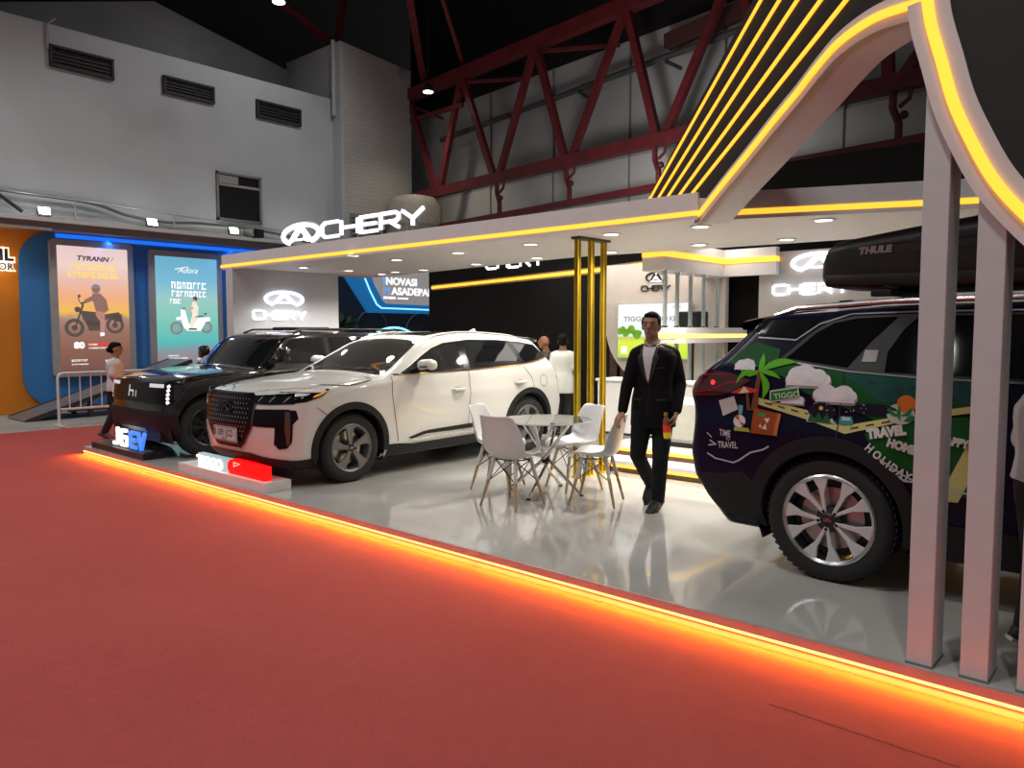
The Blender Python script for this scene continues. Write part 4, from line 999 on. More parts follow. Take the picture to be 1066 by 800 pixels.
# ================================================================== white SUV
wc = thing('suv_car', 'white SUV with black cladding parked under the canopy, facing the carpet', 'car', (-7.27,4.70,SH), R(-90))
top_w = [(-3.95,1.0),(-3.60,1.02),(-3.42,1.10),(-3.20,1.34),(-3.10,1.45),(-2.6,1.505),(-2.1,1.535),(-1.7,1.535),(-1.35,1.49),(-1.1,1.415),(-.55,1.135),(-.42,1.085),(-.2,1.075),(.3,1.02),(.6,.965),(.78,.90),(.95,.80),(1.1,.7)]
car = Car(top_w,
   W=[(.15,.80),(.22,.84),(.30,.885),(.5,.905),(.70,.918),(.84,.928),(.90,.915),(1.0,.905),(1.09,.885),(1.12,.868),(1.30,.775),(1.50,.665),(1.7,.55)],
   nose=[(.15,.68),(.24,.76),(.30,.84),(.5,.875),(.62,.885),(.80,.875),(.90,.85),(1.0,.80),(1.2,.7)],
   tail=[(.15,-3.40),(.25,-3.50),(.40,-3.62),(.62,-3.66),(.80,-3.62),(1.0,-3.56),(1.1,-3.48),(1.30,-3.26),(1.45,-3.12),(1.7,-3.0)],
   fc=lambda q: .12*q**2+.26*q**4.5, rc=lambda q: .08*q**2+.20*q**5, taper=lambda x: .085*np.clip((x+.1)/1.0,0,1)**1.7+.05*np.clip((-2.4-x)/1.2,0,1)**2, zb=.20, kw=.05)
Mw = mat('white_car_paint', (.68,.675,.635), .3, coat=.7, var=.01)
WH = [(0,.36),(-2.76,.36)]
build(car.shell(WH, .425), 'body_shell', Mw, wc, smooth=True, angle=60, local=True)
liner(wc, WH, .44, .86)
build(MB().box(-3.3,.5,-.66,.66,.17,.5), 'underbody', M_black, wc, local=True)
CL_Z = .31
for sg in (1, -1):
    for wx, wz in WH:
        build(car.arch(wx, wz, .395, .470, -14 if wx == 0 else -8, 190, sg), 'wheel_arch_trim', M_clad, wc, smooth=True, local=True)
    for x, q in ((0,1),(-2.76,1)): wheel(wc, x, sg*.895, .352, .352, .22, .235, 'five', sg, mat('rim_grey', (.17,.17,.17), .4, metal=.45), M_disc)
    sill = [(-2.30,.21),(-.46,.21),(-.46,.34),(-.62,.335),(-.8,.315),(-2.25,.335),(-2.30,.40)]
    build(car.patch('side', sill, .010, sg, .05, .02), 'sill_trim', M_clad, wc, smooth=True, local=True)
    build(car.patch('side', [(-2.30,.42),(-1.5,.405),(-1.0,.405),(-.78,.37),(-.74,.385),(-.95,.435),(-1.05,.445),(-2.28,.475)], .008, sg, .05, .012), 'door_moulding', M_gloss, wc, smooth=True, local=True)
    build(car.patch('side', [(-2.30,.375),(-.85,.345),(-.74,.355),(-.8,.365),(-1.2,.385),(-2.30,.40)], .012, sg, .05, .012), 'door_moulding', mat('moulding_silver', (.55,.55,.55), .25, metal=.9), wc, smooth=True, local=True)
    # glass
    black_band = [(-.60,1.070),(-.80,1.158),(-1.0,1.258),(-1.2,1.345),(-1.42,1.405),(-1.85,1.44),(-2.35,1.43),(-2.75,1.405),(-3.02,1.365),(-3.20,1.21),(-3.0,1.165),(-2.62,1.125),(-1.9,1.10),(-1.2,1.085)]
    bb = build(car.patch('side', black_band, .003, sg), 'window_surround', M_gloss, wc, smooth=True, local=True)
    w1 = [(-.76,1.10),(-.86,1.16),(-1.04,1.25),(-1.22,1.328),(-1.44,1.385),(-1.60,1.412),(-1.62,1.11),(-1.2,1.102)]
    w2 = [(-1.74,1.415),(-2.2,1.412),(-2.50,1.395),(-2.63,1.14),(-2.2,1.12),(-1.72,1.112)]
    w3 = [(-2.60,1.385),(-2.80,1.37),(-2.98,1.345),(-3.12,1.215),(-2.95,1.185),(-2.72,1.15)]
    for wv in (w1, w2, w3): build(car.patch('side', wv, .006, sg), 'side_window', M_glass, wc, smooth=True, local=True)
    build(car.line('side', [(-.56,1.080),(-1.2,1.079),(-1.9,1.093),(-2.62,1.118),(-3.0,1.158),(-3.21,1.205)], .012, .007, sg), 'window_chrome', mat('belt_chrome', (.7,.45,.2), .15, metal=1), wc, smooth=True, local=True)
    # panel gaps
    gp = car.line('side', [(-.52,1.06),(-.50,.85),(-.56,.55),(-.60,.36)], .008, .002, sg)
    gp.join(car.line('side', [(-1.67,1.08),(-1.67,.8),(-1.65,.4)], .008, .002, sg)).join(car.line('side', [(-2.66,1.10),(-2.80,.95),(-2.83,.84),(-2.82,.80)], .008, .002, sg))
    gp.join(car.line('side', [(.22,1.0),(.0,.995),(-.25,1.03),(-.40,1.065)], .008, .002, sg)).join(car.line('side', circle(-3.04,.90,.075,20), .006, .002, sg, closed=True)).join(car.line('side', [(.42,.80),(.28,.70)], .006, .002, sg))
    build(gp, 'panel_gaps', M_gap, wc, smooth=True, local=True)
    for hx, hz in ((-1.47,.875),(-2.56,.905)):
        hd = MB(); p = car.side([(hx-.10,hz),(hx,hz),(hx+.10,hz)], 0, sg)
        hd.tube([p[0], p[0]+[.03,sg*.035,0], p[1]+[0,sg*.042,0], p[2]+[-.03,sg*.035,0], p[2]], [.012,.016,.017,.016,.012], 10)
        ho = build(hd, 'door_handle', Mw, wc, smooth=True, local=True)
        build(car.patch('side', circle(hx,hz-.005,.075,18,ry=.032), .0025, sg, .02), 'handle_cup', mat('handle_cup', (.30,.30,.28), .4), ho, smooth=True, local=True)
    # mirror
    my = .90
    mc = MB().loft([((-.90,sg*(my+.02),1.165),(.05,0,0),(0,0,.045)),((-.90,sg*(my+.07),1.17),(.085,0,0),(0,0,.062)),((-.905,sg*(my+.16),1.175),(.085,0,0),(0,0,.064)),((-.91,sg*(my+.215),1.175),(.06,0,0),(0,0,.05)),((-.91,sg*(my+.235),1.175),(.025,0,0),(0,0,.025))], 20, 2.6)
    mo = build(mc, 'mirror', Mw, wc, smooth=True, angle=70, local=True)
    build(MB().loft([((-.90,sg*(my+.02),1.12),(.05,0,0),(0,0,.02)),((-.905,sg*(my+.20),1.115),(.075,0,0),(0,0,.018))], 16, 3).beam((-.84,sg*.84,1.10),(-.88,sg*(my+.05),1.125),.07,.035), 'mirror_base', M_gloss, mo, smooth=True, local=True)
    build(MB().box(-.83,-.815,min(sg*(my+.1),sg*(my+.2)),max(sg*(my+.1),sg*(my+.2)),1.15,1.165), 'indicator', M_dark, mo, local=True)
    # head lamp : wraps from the grille to the wing
    hl = [(.99,.83),(.93,.90),(.70,.955),(.42,.985),(.26,.97),(.36,.905),(.55,.865),(.75,.835)]
    hlo = build(car.patch('side', [(.72,.835),(.74,.915),(.60,.955),(.42,.975),(.25,.972),(.36,.905),(.52,.86)], .008, sg, .03, .014), 'headlamp', M_gloss, wc, smooth=True, local=True)
    build(car.patch('side', [(.44,.915),(.30,.955),(.27,.962),(.37,.915),(.46,.895)], .011, sg, .02), 'indicator', mat('amber', (.7,.3,.02), .3, emit=(1,.35,.02), es=.35), hlo, smooth=True, local=True)
    fr_ = car.patch('front', [(sg*.40,.845),(sg*.40,.915),(sg*.62,.93),(sg*.80,.945),(sg*.82,.84),(sg*.62,.835)], .010, 1, .03, .014)
    build(fr_, 'headlamp', M_gloss, wc, smooth=True, local=True)
    for yy in (.50,.62,.74): build(car.patch('front', [(sg*yy,.852),(sg*(yy+.015),.86),(sg*(yy+.06),.915),(sg*(yy+.04),.915)], .013, 1, .02), 'lamp_lens', mat('lamp_lens', (.55,.55,.55), .1, metal=.9), hlo, smooth=True, local=True)
    # fog recess
    build(car.patch('front', [(sg*.42,.62),(sg*.44,.785),(sg*.66,.79),(sg*.835,.78),(sg*.85,.70),(sg*.80,.61)], .006, 1, .03, .01), 'fog_recess', M_gloss, wc, smooth=True, local=True)
    vt = [(.66,.79),(.75,.79),(.755,.76),(.75,.45),(.72,.40),(.675,.41),(.645,.47),(.64,.74)]
    build(car.patch('side', vt, .012, sg, .03, .016), 'fog_lamp', M_gloss, wc, smooth=True, local=True)
    build(car.patch('side', [(.66,.765),(.69,.77),(.70,.60),(.68,.44),(.66,.45)], .016, sg, .03), 'fog_lens', mat('fog_lens', (.16,.10,.09), .12, metal=.6), wc, smooth=True, local=True)
    build(car.patch('side', [(.40,.205),(.74,.205),(.74,.275),(.60,.285),(.41,.30)], .008, sg, .04, .012), 'bumper_lip', M_clad, wc, smooth=True, local=True)
    # roof rail
    rp2 = [(x, .62) for x in np.linspace(-2.75,-1.3,12)]
    T = car.top_([(x, sg*.60) for x in np.linspace(-2.85,-1.25,14)], 0)
    rr_ = MB().tube([tuple(p+np.array([0,0,.002 if i in (0,13) else .014])) for i, p in enumerate(T)], .011, 8)
    build(rr_, 'roof_rail', mat('rail_silver', (.6,.6,.6), .3, metal=.8), wc, smooth=True, local=True)
    build(car.patch('rear', [(sg*.45,.86),(sg*.45,1.0),(sg*.80,1.0),(sg*.86,.9)], .008, 1, .04, .012), 'tail_lamp', mat('tail_red', (.25,.008,.01), .1, coat=1), wc, smooth=True, local=True)
# grille and nose
gr = build(car.patch('front', [(-.42,.93),(.42,.93),(.47,.84),(.43,.60),(.30,.44),(.22,.385),(-.22,.385),(-.30,.44),(-.43,.60),(-.47,.84)], .006, 1, .03, .012), 'grille', M_gloss, wc, smooth=True, local=True)
gd = MB()
for r_ in range(11):
    for c_ in range(-9, 10):
        y, z = c_*.048+(.024 if r_ % 2 else 0), .42+r_*.046
        if abs(y) < .40-.24*max(0,(.62-z)/.24) and z < .92 and not (abs(y) < .14 and .70 < z < .86):
            s_ = .011; gd.join(car.patch('front', [(y-s_,z),(y,z-s_),(y+s_,z),(y,z+s_)], .013, 1, .03))
build(gd, 'grille_studs', mat('stud_chrome', (.6,.6,.62), .15, metal=1), gr, smooth=False, local=True)
ge = MB(); p0 = car.front([(0,.78)], .016)[0]
build(emblem(.11,.062, p0, (0,1,0), (0,0,1), (.008,0,0)), 'emblem', mat('emblem_dark', (.10,.10,.10), .2, metal=1), gr, local=True)
build(car.line('front', [(-.425,.935),(.425,.935)], .014, .012).join(car.line('front', [(.475,.84),(.435,.60),(.30,.44),(.22,.38)], .014, .01)).join(car.line('front', [(-.475,.84),(-.435,.60),(-.30,.44),(-.22,.38)], .014, .01)), 'grille_frame', mat('grille_frame', (.25,.25,.25), .2, metal=1), gr, smooth=True, local=True)
pl = build(MB().box(.893,.905,-.225,.225,.44,.585), 'licence_plate', mat('plate_white', (.60,.60,.62), .4), wc, local=True)
build(text_mb('B 1091 JCO', .098, (.906,-.212,.492), (0,1,0), (0,0,1), xs=.78, bold=.002).join(text_mb('08.29', .04, (.906,-.05,.452), (0,1,0), (0,0,1))), 'lettering', M_black, pl, local=True)
build(MB().ribbon([(-.217,.448),(.217,.448),(.217,.577),(-.217,.577)], .005, (.9055,0,0), (0,1,0), (0,0,1), (.001,0,0), closed=True), 'plate_border', M_black, pl, local=True)
build(car.patch('front', [(-.80,.205),(.80,.205),(.76,.285),(.50,.32),(.36,.345),(-.36,.345),(-.50,.32),(-.76,.285)], .008, 1, .04, .012), 'lower_grille', M_clad, wc, smooth=True, local=True)
build(car.patch('front', [(-.74,.205),(.74,.205),(.70,.24),(.55,.235),(-.55,.235),(-.70,.24)], .014, 1, .04, .02), 'front_lip', M_clad, wc, smooth=True, local=True)
# windscreen, roof glass, cowl, wipers
ws = [(-.47,-.70),(-.46,-.35),(-.455,0),(-.46,.35),(-.47,.70),(-.53,.745),(-1.05,.61),(-1.17,.55),(-1.20,.3),(-1.21,0),(-1.20,-.3),(-1.17,-.55),(-1.05,-.61),(-.53,-.745)]
build(car.patch('top', ws, .004, 1, .06), 'windscreen', M_glass, wc, smooth=True, local=True)
build(car.patch('top', [(-1.40,-.42),(-1.40,.42),(-2.55,.42),(-2.55,-.42)], .003, 1, .08), 'sunroof', M_glass, wc, smooth=True, local=True)
build(car.line('top', [(-.50,.05),(-.56,.5)], .012, .012).join(car.line('top', [(-.50,-.55),(-.56,-.1)], .012, .012)), 'wiper', M_dark, wc, local=True)
hg = car.line('top', [(-.40,.80),(.1,.76),(.55,.64),(.74,.48)], .007, .002).join(car.line('top', [(-.40,-.80),(.1,-.76),(.55,-.64),(.74,-.48)], .007, .002))
build(hg, 'bonnet_gap', M_gap, wc, smooth=True, local=True)
spo = MB()
rowsA = []
for y in np.linspace(-.60,.60,13):
    q = 1-(abs(y)/.66)**4*.3
    rowsA.append([(-2.98,y,1.485-.03*(y/.6)**2),(-3.20,y*.98,1.475-.03*(y/.6)**2),(-3.20-.10*q,y*.97,1.455-.03*(y/.6)**2),(-3.19-.10*q,y*.97,1.43-.03*(y/.6)**2),(-3.02,y*.97,1.40-.03*(y/.6)**2)])
build(spo.grid(rowsA), 'rear_spoiler', Mw, wc, smooth=True, angle=50, local=True)
build(car.patch('rear', [(-.62,1.10),(.62,1.10),(.52,1.38),(-.52,1.38)], .006, 1, .06), 'rear_window', M_glass, wc, smooth=True, local=True)
build(MB().prism([(-2.56,1.53),(-2.70,1.52),(-2.66,1.575)], (0,-.02,0), (1,0,0), (0,0,1), (0,.04,0)), 'antenna_fin', Mw, wc, local=True)

# ================================================================== black boxy SUV
jc = thing('suv_car', 'boxy black off-road SUV parked behind the white SUV', 'car', (-9.93,4.52,SH), R(-90))
top_j = [(-4.0,1.48),(-3.55,1.50),(-3.2,1.525),(-2.0,1.54),(-1.35,1.53),(-1.15,1.50),(-1.0,1.43),(-.66,1.13),(-.58,1.075),(-.3,1.065),(.15,1.035),(.38,1.0),(.50,.95),(.66,.8)]
cj = Car(top_j, W=[(.15,.84),(.25,.90),(.45,.935),(.80,.945),(.98,.94),(1.08,.915),(1.12,.90),(1.30,.845),(1.5,.775),(1.7,.7)],
   nose=[(.15,.40),(.25,.46),(.36,.54),(.56,.57),(.60,.53),(.75,.53),(.95,.50),(1.05,.46),(1.3,.4)],
   tail=[(.15,-3.4),(.4,-3.55),(1.0,-3.55),(1.5,-3.45),(1.7,-3.4)],
   fc=lambda q: .05*q**2+.12*q**7, rc=lambda q: .04*q**2+.1*q**7, taper=lambda x: 0*x+.03*np.clip((x+.2)/1.0,0,1)**2, kw=.10, crown=.03, zb=.24, k=.04, kt=.04, hw=.94)
Mj = mat('black_car_paint', (.008,.008,.009), .12, coat=.6)
WJ = [(0,.38),(-2.70,.38)]
build(cj.shell(WJ, .45), 'body_shell', Mj, jc, smooth=True, angle=60, local=True)
liner(jc, WJ, .46, .86)
build(MB().box(-3.3,.5,-.66,.66,.2,.5), 'underbody', M_black, jc, local=True)
for sg in (1, -1):
    for wx, wz in WJ:
        build(cj.arch(wx, wz, .42, .52, -12, 192, sg, .03), 'wheel_arch_trim', M_clad, jc, smooth=True, local=True)
        wheel(jc, wx, sg*.915, .375, .375, .24, .235, 'y', sg, mat('rim_black', (.05,.05,.052), .3, metal=.8), M_disc)
    build(cj.patch('side', [(-2.22,.25),(-.48,.25),(-.50,.44),(-2.2,.44)], .012, sg, .06, .02), 'sill_trim', M_clad, jc, smooth=True, local=True)
    for wv in ([(-.86,1.115),(-1.07,1.33),(-1.22,1.435),(-1.72,1.455),(-1.72,1.115)], [(-1.82,1.115),(-1.82,1.455),(-2.62,1.455),(-2.66,1.115)], [(-2.78,1.115),(-2.75,1.455),(-3.28,1.44),(-3.34,1.12)]):
        build(cj.patch('side', wv, .005, sg), 'side_window', M_glass, jc, smooth=True, local=True)
    gp = cj.line('side', [(-.72,1.08),(-.70,.45)], .008, .002, sg).join(cj.line('side', [(-1.77,1.46),(-1.77,.45)], .008, .002, sg)).join(cj.line('side', [(-.70,1.04),(-.1,1.0),(.2,.97)], .007, .002, sg))
    build(gp, 'panel_gaps', mat('gap_grey', (.05,.05,.05), .6), jc, smooth=True, local=True)
    for hx in (-1.60,-2.55):
        p = cj.side([(hx-.11,.96),(hx,.96),(hx+.11,.96)], 0, sg)
        build(MB().tube([p[0],p[0]+[.02,sg*.035,0],p[1]+[0,sg*.04,0],p[2]+[-.02,sg*.035,0],p[2]], .014, 8), 'door_handle', M_dark, jc, smooth=True, local=True)
    my = .93
    mo = build(MB().loft([((-.93,sg*(my+.04),1.235),(.045,0,0),(0,0,.06)),((-.93,sg*(my+.10),1.235),(.07,0,0),(0,0,.095)),((-.94,sg*(my+.20),1.235),(.07,0,0),(0,0,.095)),((-.945,sg*(my+.24),1.235),(.04,0,0),(0,0,.07))], 20, 3.5), 'mirror', Mj, jc, smooth=True, angle=70, local=True)
    build(MB().beam((-.86,sg*.86,1.12),(-.92,sg*(my+.12),1.16),.06,.05), 'mirror_arm', M_dark, mo, local=True)
    build(cj.patch('front', [(sg*.36,.66),(sg*.36,.92),(sg*.86,.92),(sg*.87,.66)], .008, 1, .04, .012), 'headlamp', M_gloss, jc, smooth=True, local=True)
    cl = MB().join(cj.patch('front', [(sg*.855,.665),(sg*.855,.92),(sg*.80,.92),(sg*.80,.665)], .016, 1, .03))
    build(cj.line('front', [(sg*.44,.885),(sg*.74,.885)], .045, .014), 'lamp_bar', mat('lamp_soft', (.5,.5,.5), .15, emit=(.8,.82,.9), es=.55), jc, smooth=True, local=True)
    lv_ = MB()
    for k in range(5): lv_.join(cj.line('front', [(sg*.79,.68+k*.048),(sg*.83,.70+k*.048)], .036, .015))
    build(lv_, 'lamp_segments', mat('lamp_seg', (.7,.7,.7), .15, emit=(.9,.93,1), es=.95), jc, smooth=True, local=True)
    T = cj.top_([(x, sg*.66) for x in np.linspace(-3.2,-1.35,14)], 0)
    build(MB().tube([tuple(p+np.array([0,0,.004 if i in (0,13) else .045])) for i, p in enumerate(T)], .016, 8), 'roof_rail', M_dark, jc, smooth=True, local=True)
gj = build(cj.patch('front', [(-.36,.665),(.36,.665),(.36,.915),(-.36,.915)], .007, 1, .04, .012), 'grille', M_gloss, jc, smooth=True, local=True)
build(cj.line('front', [(-.10,.73),(-.10,.87)], .03, .014).join(cj.line('front', [(-.09,.80),(.02,.80)], .022, .014)).join(cj.line('front', [(.02,.73),(.02,.81)], .022, .014)).join(cj.line('front', [(.10,.73),(.10,.81)], .02, .014)), 'emblem', mat('emblem_lit', (.7,.7,.7), .2, emit=(.8,.85,.9), es=.3), gj, smooth=True, local=True)
build(cj.patch('front', [(-.90,.25),(.90,.25),(.92,.58),(-.92,.58)], .014, 1, .05, .03), 'front_bumper', M_clad, jc, smooth=True, local=True)
build(cj.line('front', [(-.35,.33),(.35,.33)], .06, .02), 'skid_plate', mat('skid', (.25,.25,.25), .35, metal=.8), jc, smooth=True, local=True)
build(cj.patch('top', [(-.64,-.72),(-.62,0),(-.64,.72),(-.74,.80),(-1.08,.74),(-1.12,.6),(-1.13,0),(-1.12,-.6),(-1.08,-.74),(-.74,-.80)], .004, 1, .07), 'windscreen', M_glass, jc, smooth=True, local=True)
build(cj.line('top', [(-.50,.30),(.1,.34),(.34,.36)], .05, .003).join(cj.line('top', [(-.50,-.30),(.1,-.34),(.34,-.36)], .05, .003)), 'bonnet_rib', M_gloss, jc, smooth=True, local=True)
build(MB().box(-2.2,-1.6,-.3,.3,1.55,1.60), 'roof_pod', M_dark, jc, bevel=.02, local=True)

# ================================================================== dark blue SUV on the right (x forward = +X)
dc = thing('suv_car', 'dark blue SUV with holiday travel artwork seen from its rear side', 'car', (-1.65,5.66,SH), 0)
top_d = [(-1.3,1.58),(-.95,1.61),(-.70,1.64),(-.4,1.675),(.2,1.71),(1.0,1.72),(1.5,1.69),(1.85,1.60),(2.45,1.24),(2.6,1.16),(3.2,1.09),(3.5,1.02),(3.66,.95),(3.8,.85)]
cd = Car(top_d, W=[(.15,.82),(.28,.86),(.42,.90),(.62,.93),(.80,.945),(.92,.955),(1.02,.94),(1.15,.945),(1.26,.935),(1.32,.915),(1.36,.895),(1.60,.795),(1.68,.76),(1.9,.66)],
   nose=[(.15,3.5),(.3,3.66),(.6,3.72),(.9,3.68),(1.1,3.6)],
   tail=[(.15,-.70),(.28,-.80),(.42,-.92),(.55,-1.02),(.72,-1.05),(.90,-1.03),(1.02,-1.03),(1.13,-1.06),(1.21,-1.02),(1.30,-.92),(1.39,-.80),(1.50,-.68),(1.60,-.58),(1.8,-.45)],
   fc=lambda q: .08*q**2+.2*q**5, rc=lambda q: .04*q**2+.10*q**6, taper=lambda x: .05*np.clip((x-2.6)/1.0,0,1)**2+.035*np.clip((-.35-x)/.8,0,1)**2, kw=.10, crown=.045, zb=.24, k=.05, kt=.035, hw=.94)
Md = mat('navy_car_paint', (.006,.007,.024), .22, spec=.16, var=.2, scale=2)
WD = [(0,.39),(2.79,.39)]
build(cd.shell(WD, .455, 150, 48, 46), 'body_shell', Md, dc, smooth=True, angle=60, local=True)
liner(dc, WD, .47, .88)
build(MB().box(-.5,3.2,-.68,.68,.2,.5), 'underbody', M_black, dc, local=True)
for sg in (-1, 1):
    for wx, wz in WD:
        build(cd.arch(wx, wz, .420, .515, -14, 186, sg, .02), 'wheel_arch_trim', M_clad, dc, smooth=True, local=True)
        wheel(dc, wx, sg*.935, .385, .385, .24, .268, 'twin', sg, M_dark, M_disc)
    build(cd.patch('side', [(.46,.25),(2.3,.25),(2.3,.46),(.47,.46)], .012, sg, .06, .02), 'sill_trim', M_clad, dc, smooth=True, local=True)
    bumper = [(-.93,.56),(-.90,.44),(-.80,.34),(-.60,.285),(-.44,.27),(-.44,.40),(-.47,.55),(-.52,.66),(-.62,.60),(-.76,.56)]
    build(cd.patch('side', [(-.86,.58),(-.84,.44),(-.76,.36),(-.60,.285),(-.40,.27),(-.44,.40),(-.49,.58),(-.56,.62),(-.70,.59)], .008, sg, .05, .015), 'bumper_trim', M_clad, dc, smooth=True, local=True)
    # windows
    surround = [(-.33,1.365),(-.26,1.435),(-.16,1.53),(-.06,1.60),(.08,1.632),(.45,1.642),(1.2,1.642),(1.7,1.58),(2.25,1.27),(2.0,1.255),(1.2,1.275),(.5,1.285),(.10,1.308)]
    build(cd.patch('side', surround, .003, sg), 'window_surround', mat('pillar_grey', (.012,.012,.012), .5), dc, smooth=True, local=True)
    for wv in ([(-.29,1.372),(-.22,1.44),(-.13,1.53),(-.03,1.59),(.10,1.618),(.33,1.626),(.20,1.48),(.09,1.325),(-.05,1.34)], [(.30,1.305),(.30,1.42),(.37,1.55),(.44,1.628),(1.02,1.63),(1.02,1.29)], [(1.14,1.29),(1.14,1.63),(1.5,1.60),(1.72,1.53),(2.1,1.30),(2.0,1.272)]):
        build(cd.patch('side', wv, .006, sg), 'side_window', M_glass, dc, smooth=True, local=True)
    build(cd.line('side', [(-.34,1.360),(.10,1.302),(.5,1.279),(1.2,1.268),(2.1,1.25)], .010, .008, sg).join(cd.line('side', [(-.50,1.50),(-.25,1.485),(-.12,1.585),(.06,1.645),(.45,1.655),(1.2,1.655)], .008, .006, sg)), 'window_chrome', mat('rail_chrome', (.28,.28,.28), .3, metal=.9), dc, smooth=True, local=True)
    gp = cd.line('side', [(.08,1.30),(.06,1.0),(.05,.90)], .007, .009, sg).join(cd.line('side', [(1.08,1.28),(1.10,.48)], .007, .009, sg))
    build(gp, 'panel_gaps', M_gap, dc, smooth=True, local=True)
    T = cd.top_([(x, sg*.70) for x in np.linspace(-.45,1.75,16)], 0)
    build(MB().tube([tuple(p+np.array([0,0,.004 if i in (0,15) else .035])) for i, p in enumerate(T)], .018, 8), 'roof_rail', mat('rail_bright', (.72,.72,.72), .25, metal=.9), dc, smooth=True, local=True)
    # tail lamp wraps
    tl = [(-.93,1.10),(-.93,1.25),(-.80,1.285),(-.66,1.27),(-.50,1.225),(-.56,1.185),(-.62,1.145),(-.72,1.115)]
    tlo = build(cd.patch('side', tl, .010, sg, .03, .016), 'tail_lamp', mat('tail_dark_red', (.055,.004,.007), .06, coat=1.0), dc, smooth=True, local=True)
    build(cd.line('side', [(-.90,1.13),(-.78,1.15),(-.66,1.20),(-.55,1.22)], .012, .013, sg).join(cd.line('side', [(-.90,1.235),(-.78,1.255),(-.66,1.25)], .010, .013, sg)), 'lamp_line', mat('lamp_red_line', (.35,.03,.05), .2, metal=.5), tlo, smooth=True, local=True)
    build(cd.patch('side', circle(-.765,1.20,.016,12), .014, sg, .02), 'lamp_spot', mat('lamp_red', (.8,.02,.02), .3, emit=(1,.03,.02), es=2), tlo, smooth=True, local=True)
build(cd.patch('rear', [(-.70,1.10),(.70,1.10),(.72,1.24),(-.72,1.24)], .008, 1, .05, .012), 'tail_lamp', MATS['tail_dark_red'], dc, smooth=True, local=True)
build(cd.patch('rear', [(-.66,1.28),(.66,1.28),(.60,1.52),(-.60,1.52)], .006, 1, .06), 'rear_window', M_glass, dc, smooth=True, local=True)
build(cd.patch('rear', [(-.78,.34),(.78,.34),(.8,.56),(-.8,.56)], .010, 1, .06, .02), 'bumper_trim', M_clad, dc, smooth=True, local=True)
# rear spoiler
rw = []
for y in np.linspace(-.74,.74,15):
    c_ = (y/.74)**2
    rw.append([(-.38,y,1.690-.045*c_),(-.56,y,1.672-.05*c_),(-.73+.07*c_,y*.99,1.645-.045*c_),(-.755+.07*c_,y*.985,1.622-.04*c_),(-.73+.07*c_,y*.98,1.59-.04*c_),(-.45,y*.97,1.575-.05*c_)])
build(MB().grid(rw), 'rear_spoiler', Md, dc, smooth=True, angle=60, local=True)
build(cd.patch('side', [(-.55,1.56),(-.50,1.61),(-.10,1.63),(-.24,1.50),(-.50,1.515)], .004, -1), 'quarter_panel', M_gloss, dc, smooth=True, local=True)
build(cd.patch('top', [(0,-.5),(0,.5),(1.5,.5),(1.5,-.5)], .003, 1, .1), 'sunroof', M_glass, dc, smooth=True, local=True)
build(cd.patch('top', [(2.5,-.74),(2.52,0),(2.5,.74),(2.38,.80),(1.92,.66),(1.88,0),(1.92,-.66),(2.38,-.80)], .004, 1, .08), 'windscreen', M_glass, dc, smooth=True, local=True)
for sg in (-1, 1):
    mo = build(MB().loft([((2.02,sg*.96,1.34),(.05,0,0),(0,0,.05)),((2.02,sg*1.02,1.345),(.09,0,0),(0,0,.07)),((2.01,sg*1.14,1.35),(.08,0,0),(0,0,.065)),((2.0,sg*1.18,1.35),(.03,0,0),(0,0,.03))], 18, 2.6), 'mirror', Md, dc, smooth=True, angle=70, local=True)
    build(MB().beam((2.08,sg*.88,1.26),(2.04,sg*1.0,1.31),.06,.04), 'mirror_base', M_gloss, mo, local=True)
    build(cd.patch('front', [(sg*.42,.90),(sg*.42,.97),(sg*.85,1.0),(sg*.86,.90)], .008, 1, .05), 'headlamp', M_gloss, dc, smooth=True, local=True)
build(cd.patch('front', [(-.5,.45),(.5,.45),(.56,.85),(-.56,.85)], .008, 1, .06), 'grille', M_gloss, dc, smooth=True, local=True)
build(MB().prism([(-.28,1.70),(-.06,1.715),(-.20,1.76),(-.27,1.755)], (0,-.025,0), (1,0,0), (0,0,1), (0,.05,0)), 'antenna_fin', Md, dc, smooth=False, local=True)

# artwork on the visible side (wrapped film)
def art(name, col, polys, lay, ds=.045, rough=.5, kind='side'):
    g = MB()
    for p in polys: g.join(cd.patch(kind, p, .003+.0012*lay, -1, ds))
    return build(g, name, mat('art_'+name, col, rough, spec=.25, var=.05), dc, smooth=True, local=True)
art('green_graphic', (.003,.085,.013), [[(-.5,1.47),(-.34,1.425),(-.34,1.362),(.10,1.298),(.44,1.277),(.56,1.27),(.9,1.265),(.9,1.10),(.57,1.09),(.44,1.07),(.27,1.02),(.17,1.06),(.05,1.10),(-.14,1.16),(-.3,1.26),(-.46,1.31),(-.68,1.33),(-.6,1.41)], [(.21,.94),(.44,1.03),(.57,1.06),(.9,1.09),(.9,.60),(.58,.66),(.45,.74),(.37,.77),(.27,.82)]], 0)
art('teal_graphic', (.008,.075,.065), [[(.06,1.29),(.44,1.272),(.56,1.265),(.9,1.26),(.9,1.14),(.57,1.15),(.29,1.13),(.19,1.21)]], 1)
tri = []
rr = random.Random(3)
for k in range(26):
    x, z = .2+rr.random()*.65, 1.15+rr.random()*.10; tri.append([(x,z),(x+.05,z+.005),(x+.03,z+.03)])
art('facet_graphic', (.02,.05,.055), tri, 2, .03)
art('road_graphic', (.60,.58,.22), [[(-.47,1.12),(-.13,1.055),(.04,.985),(.10,.98),(.44,1.068),(.9,1.17),(.9,1.13),(.44,1.035),(.10,.93),(-.12,.995),(-.46,1.075)], [(.60,.60),(.75,.95),(.85,.95),(.70,.60)]], 2)
dsh = []
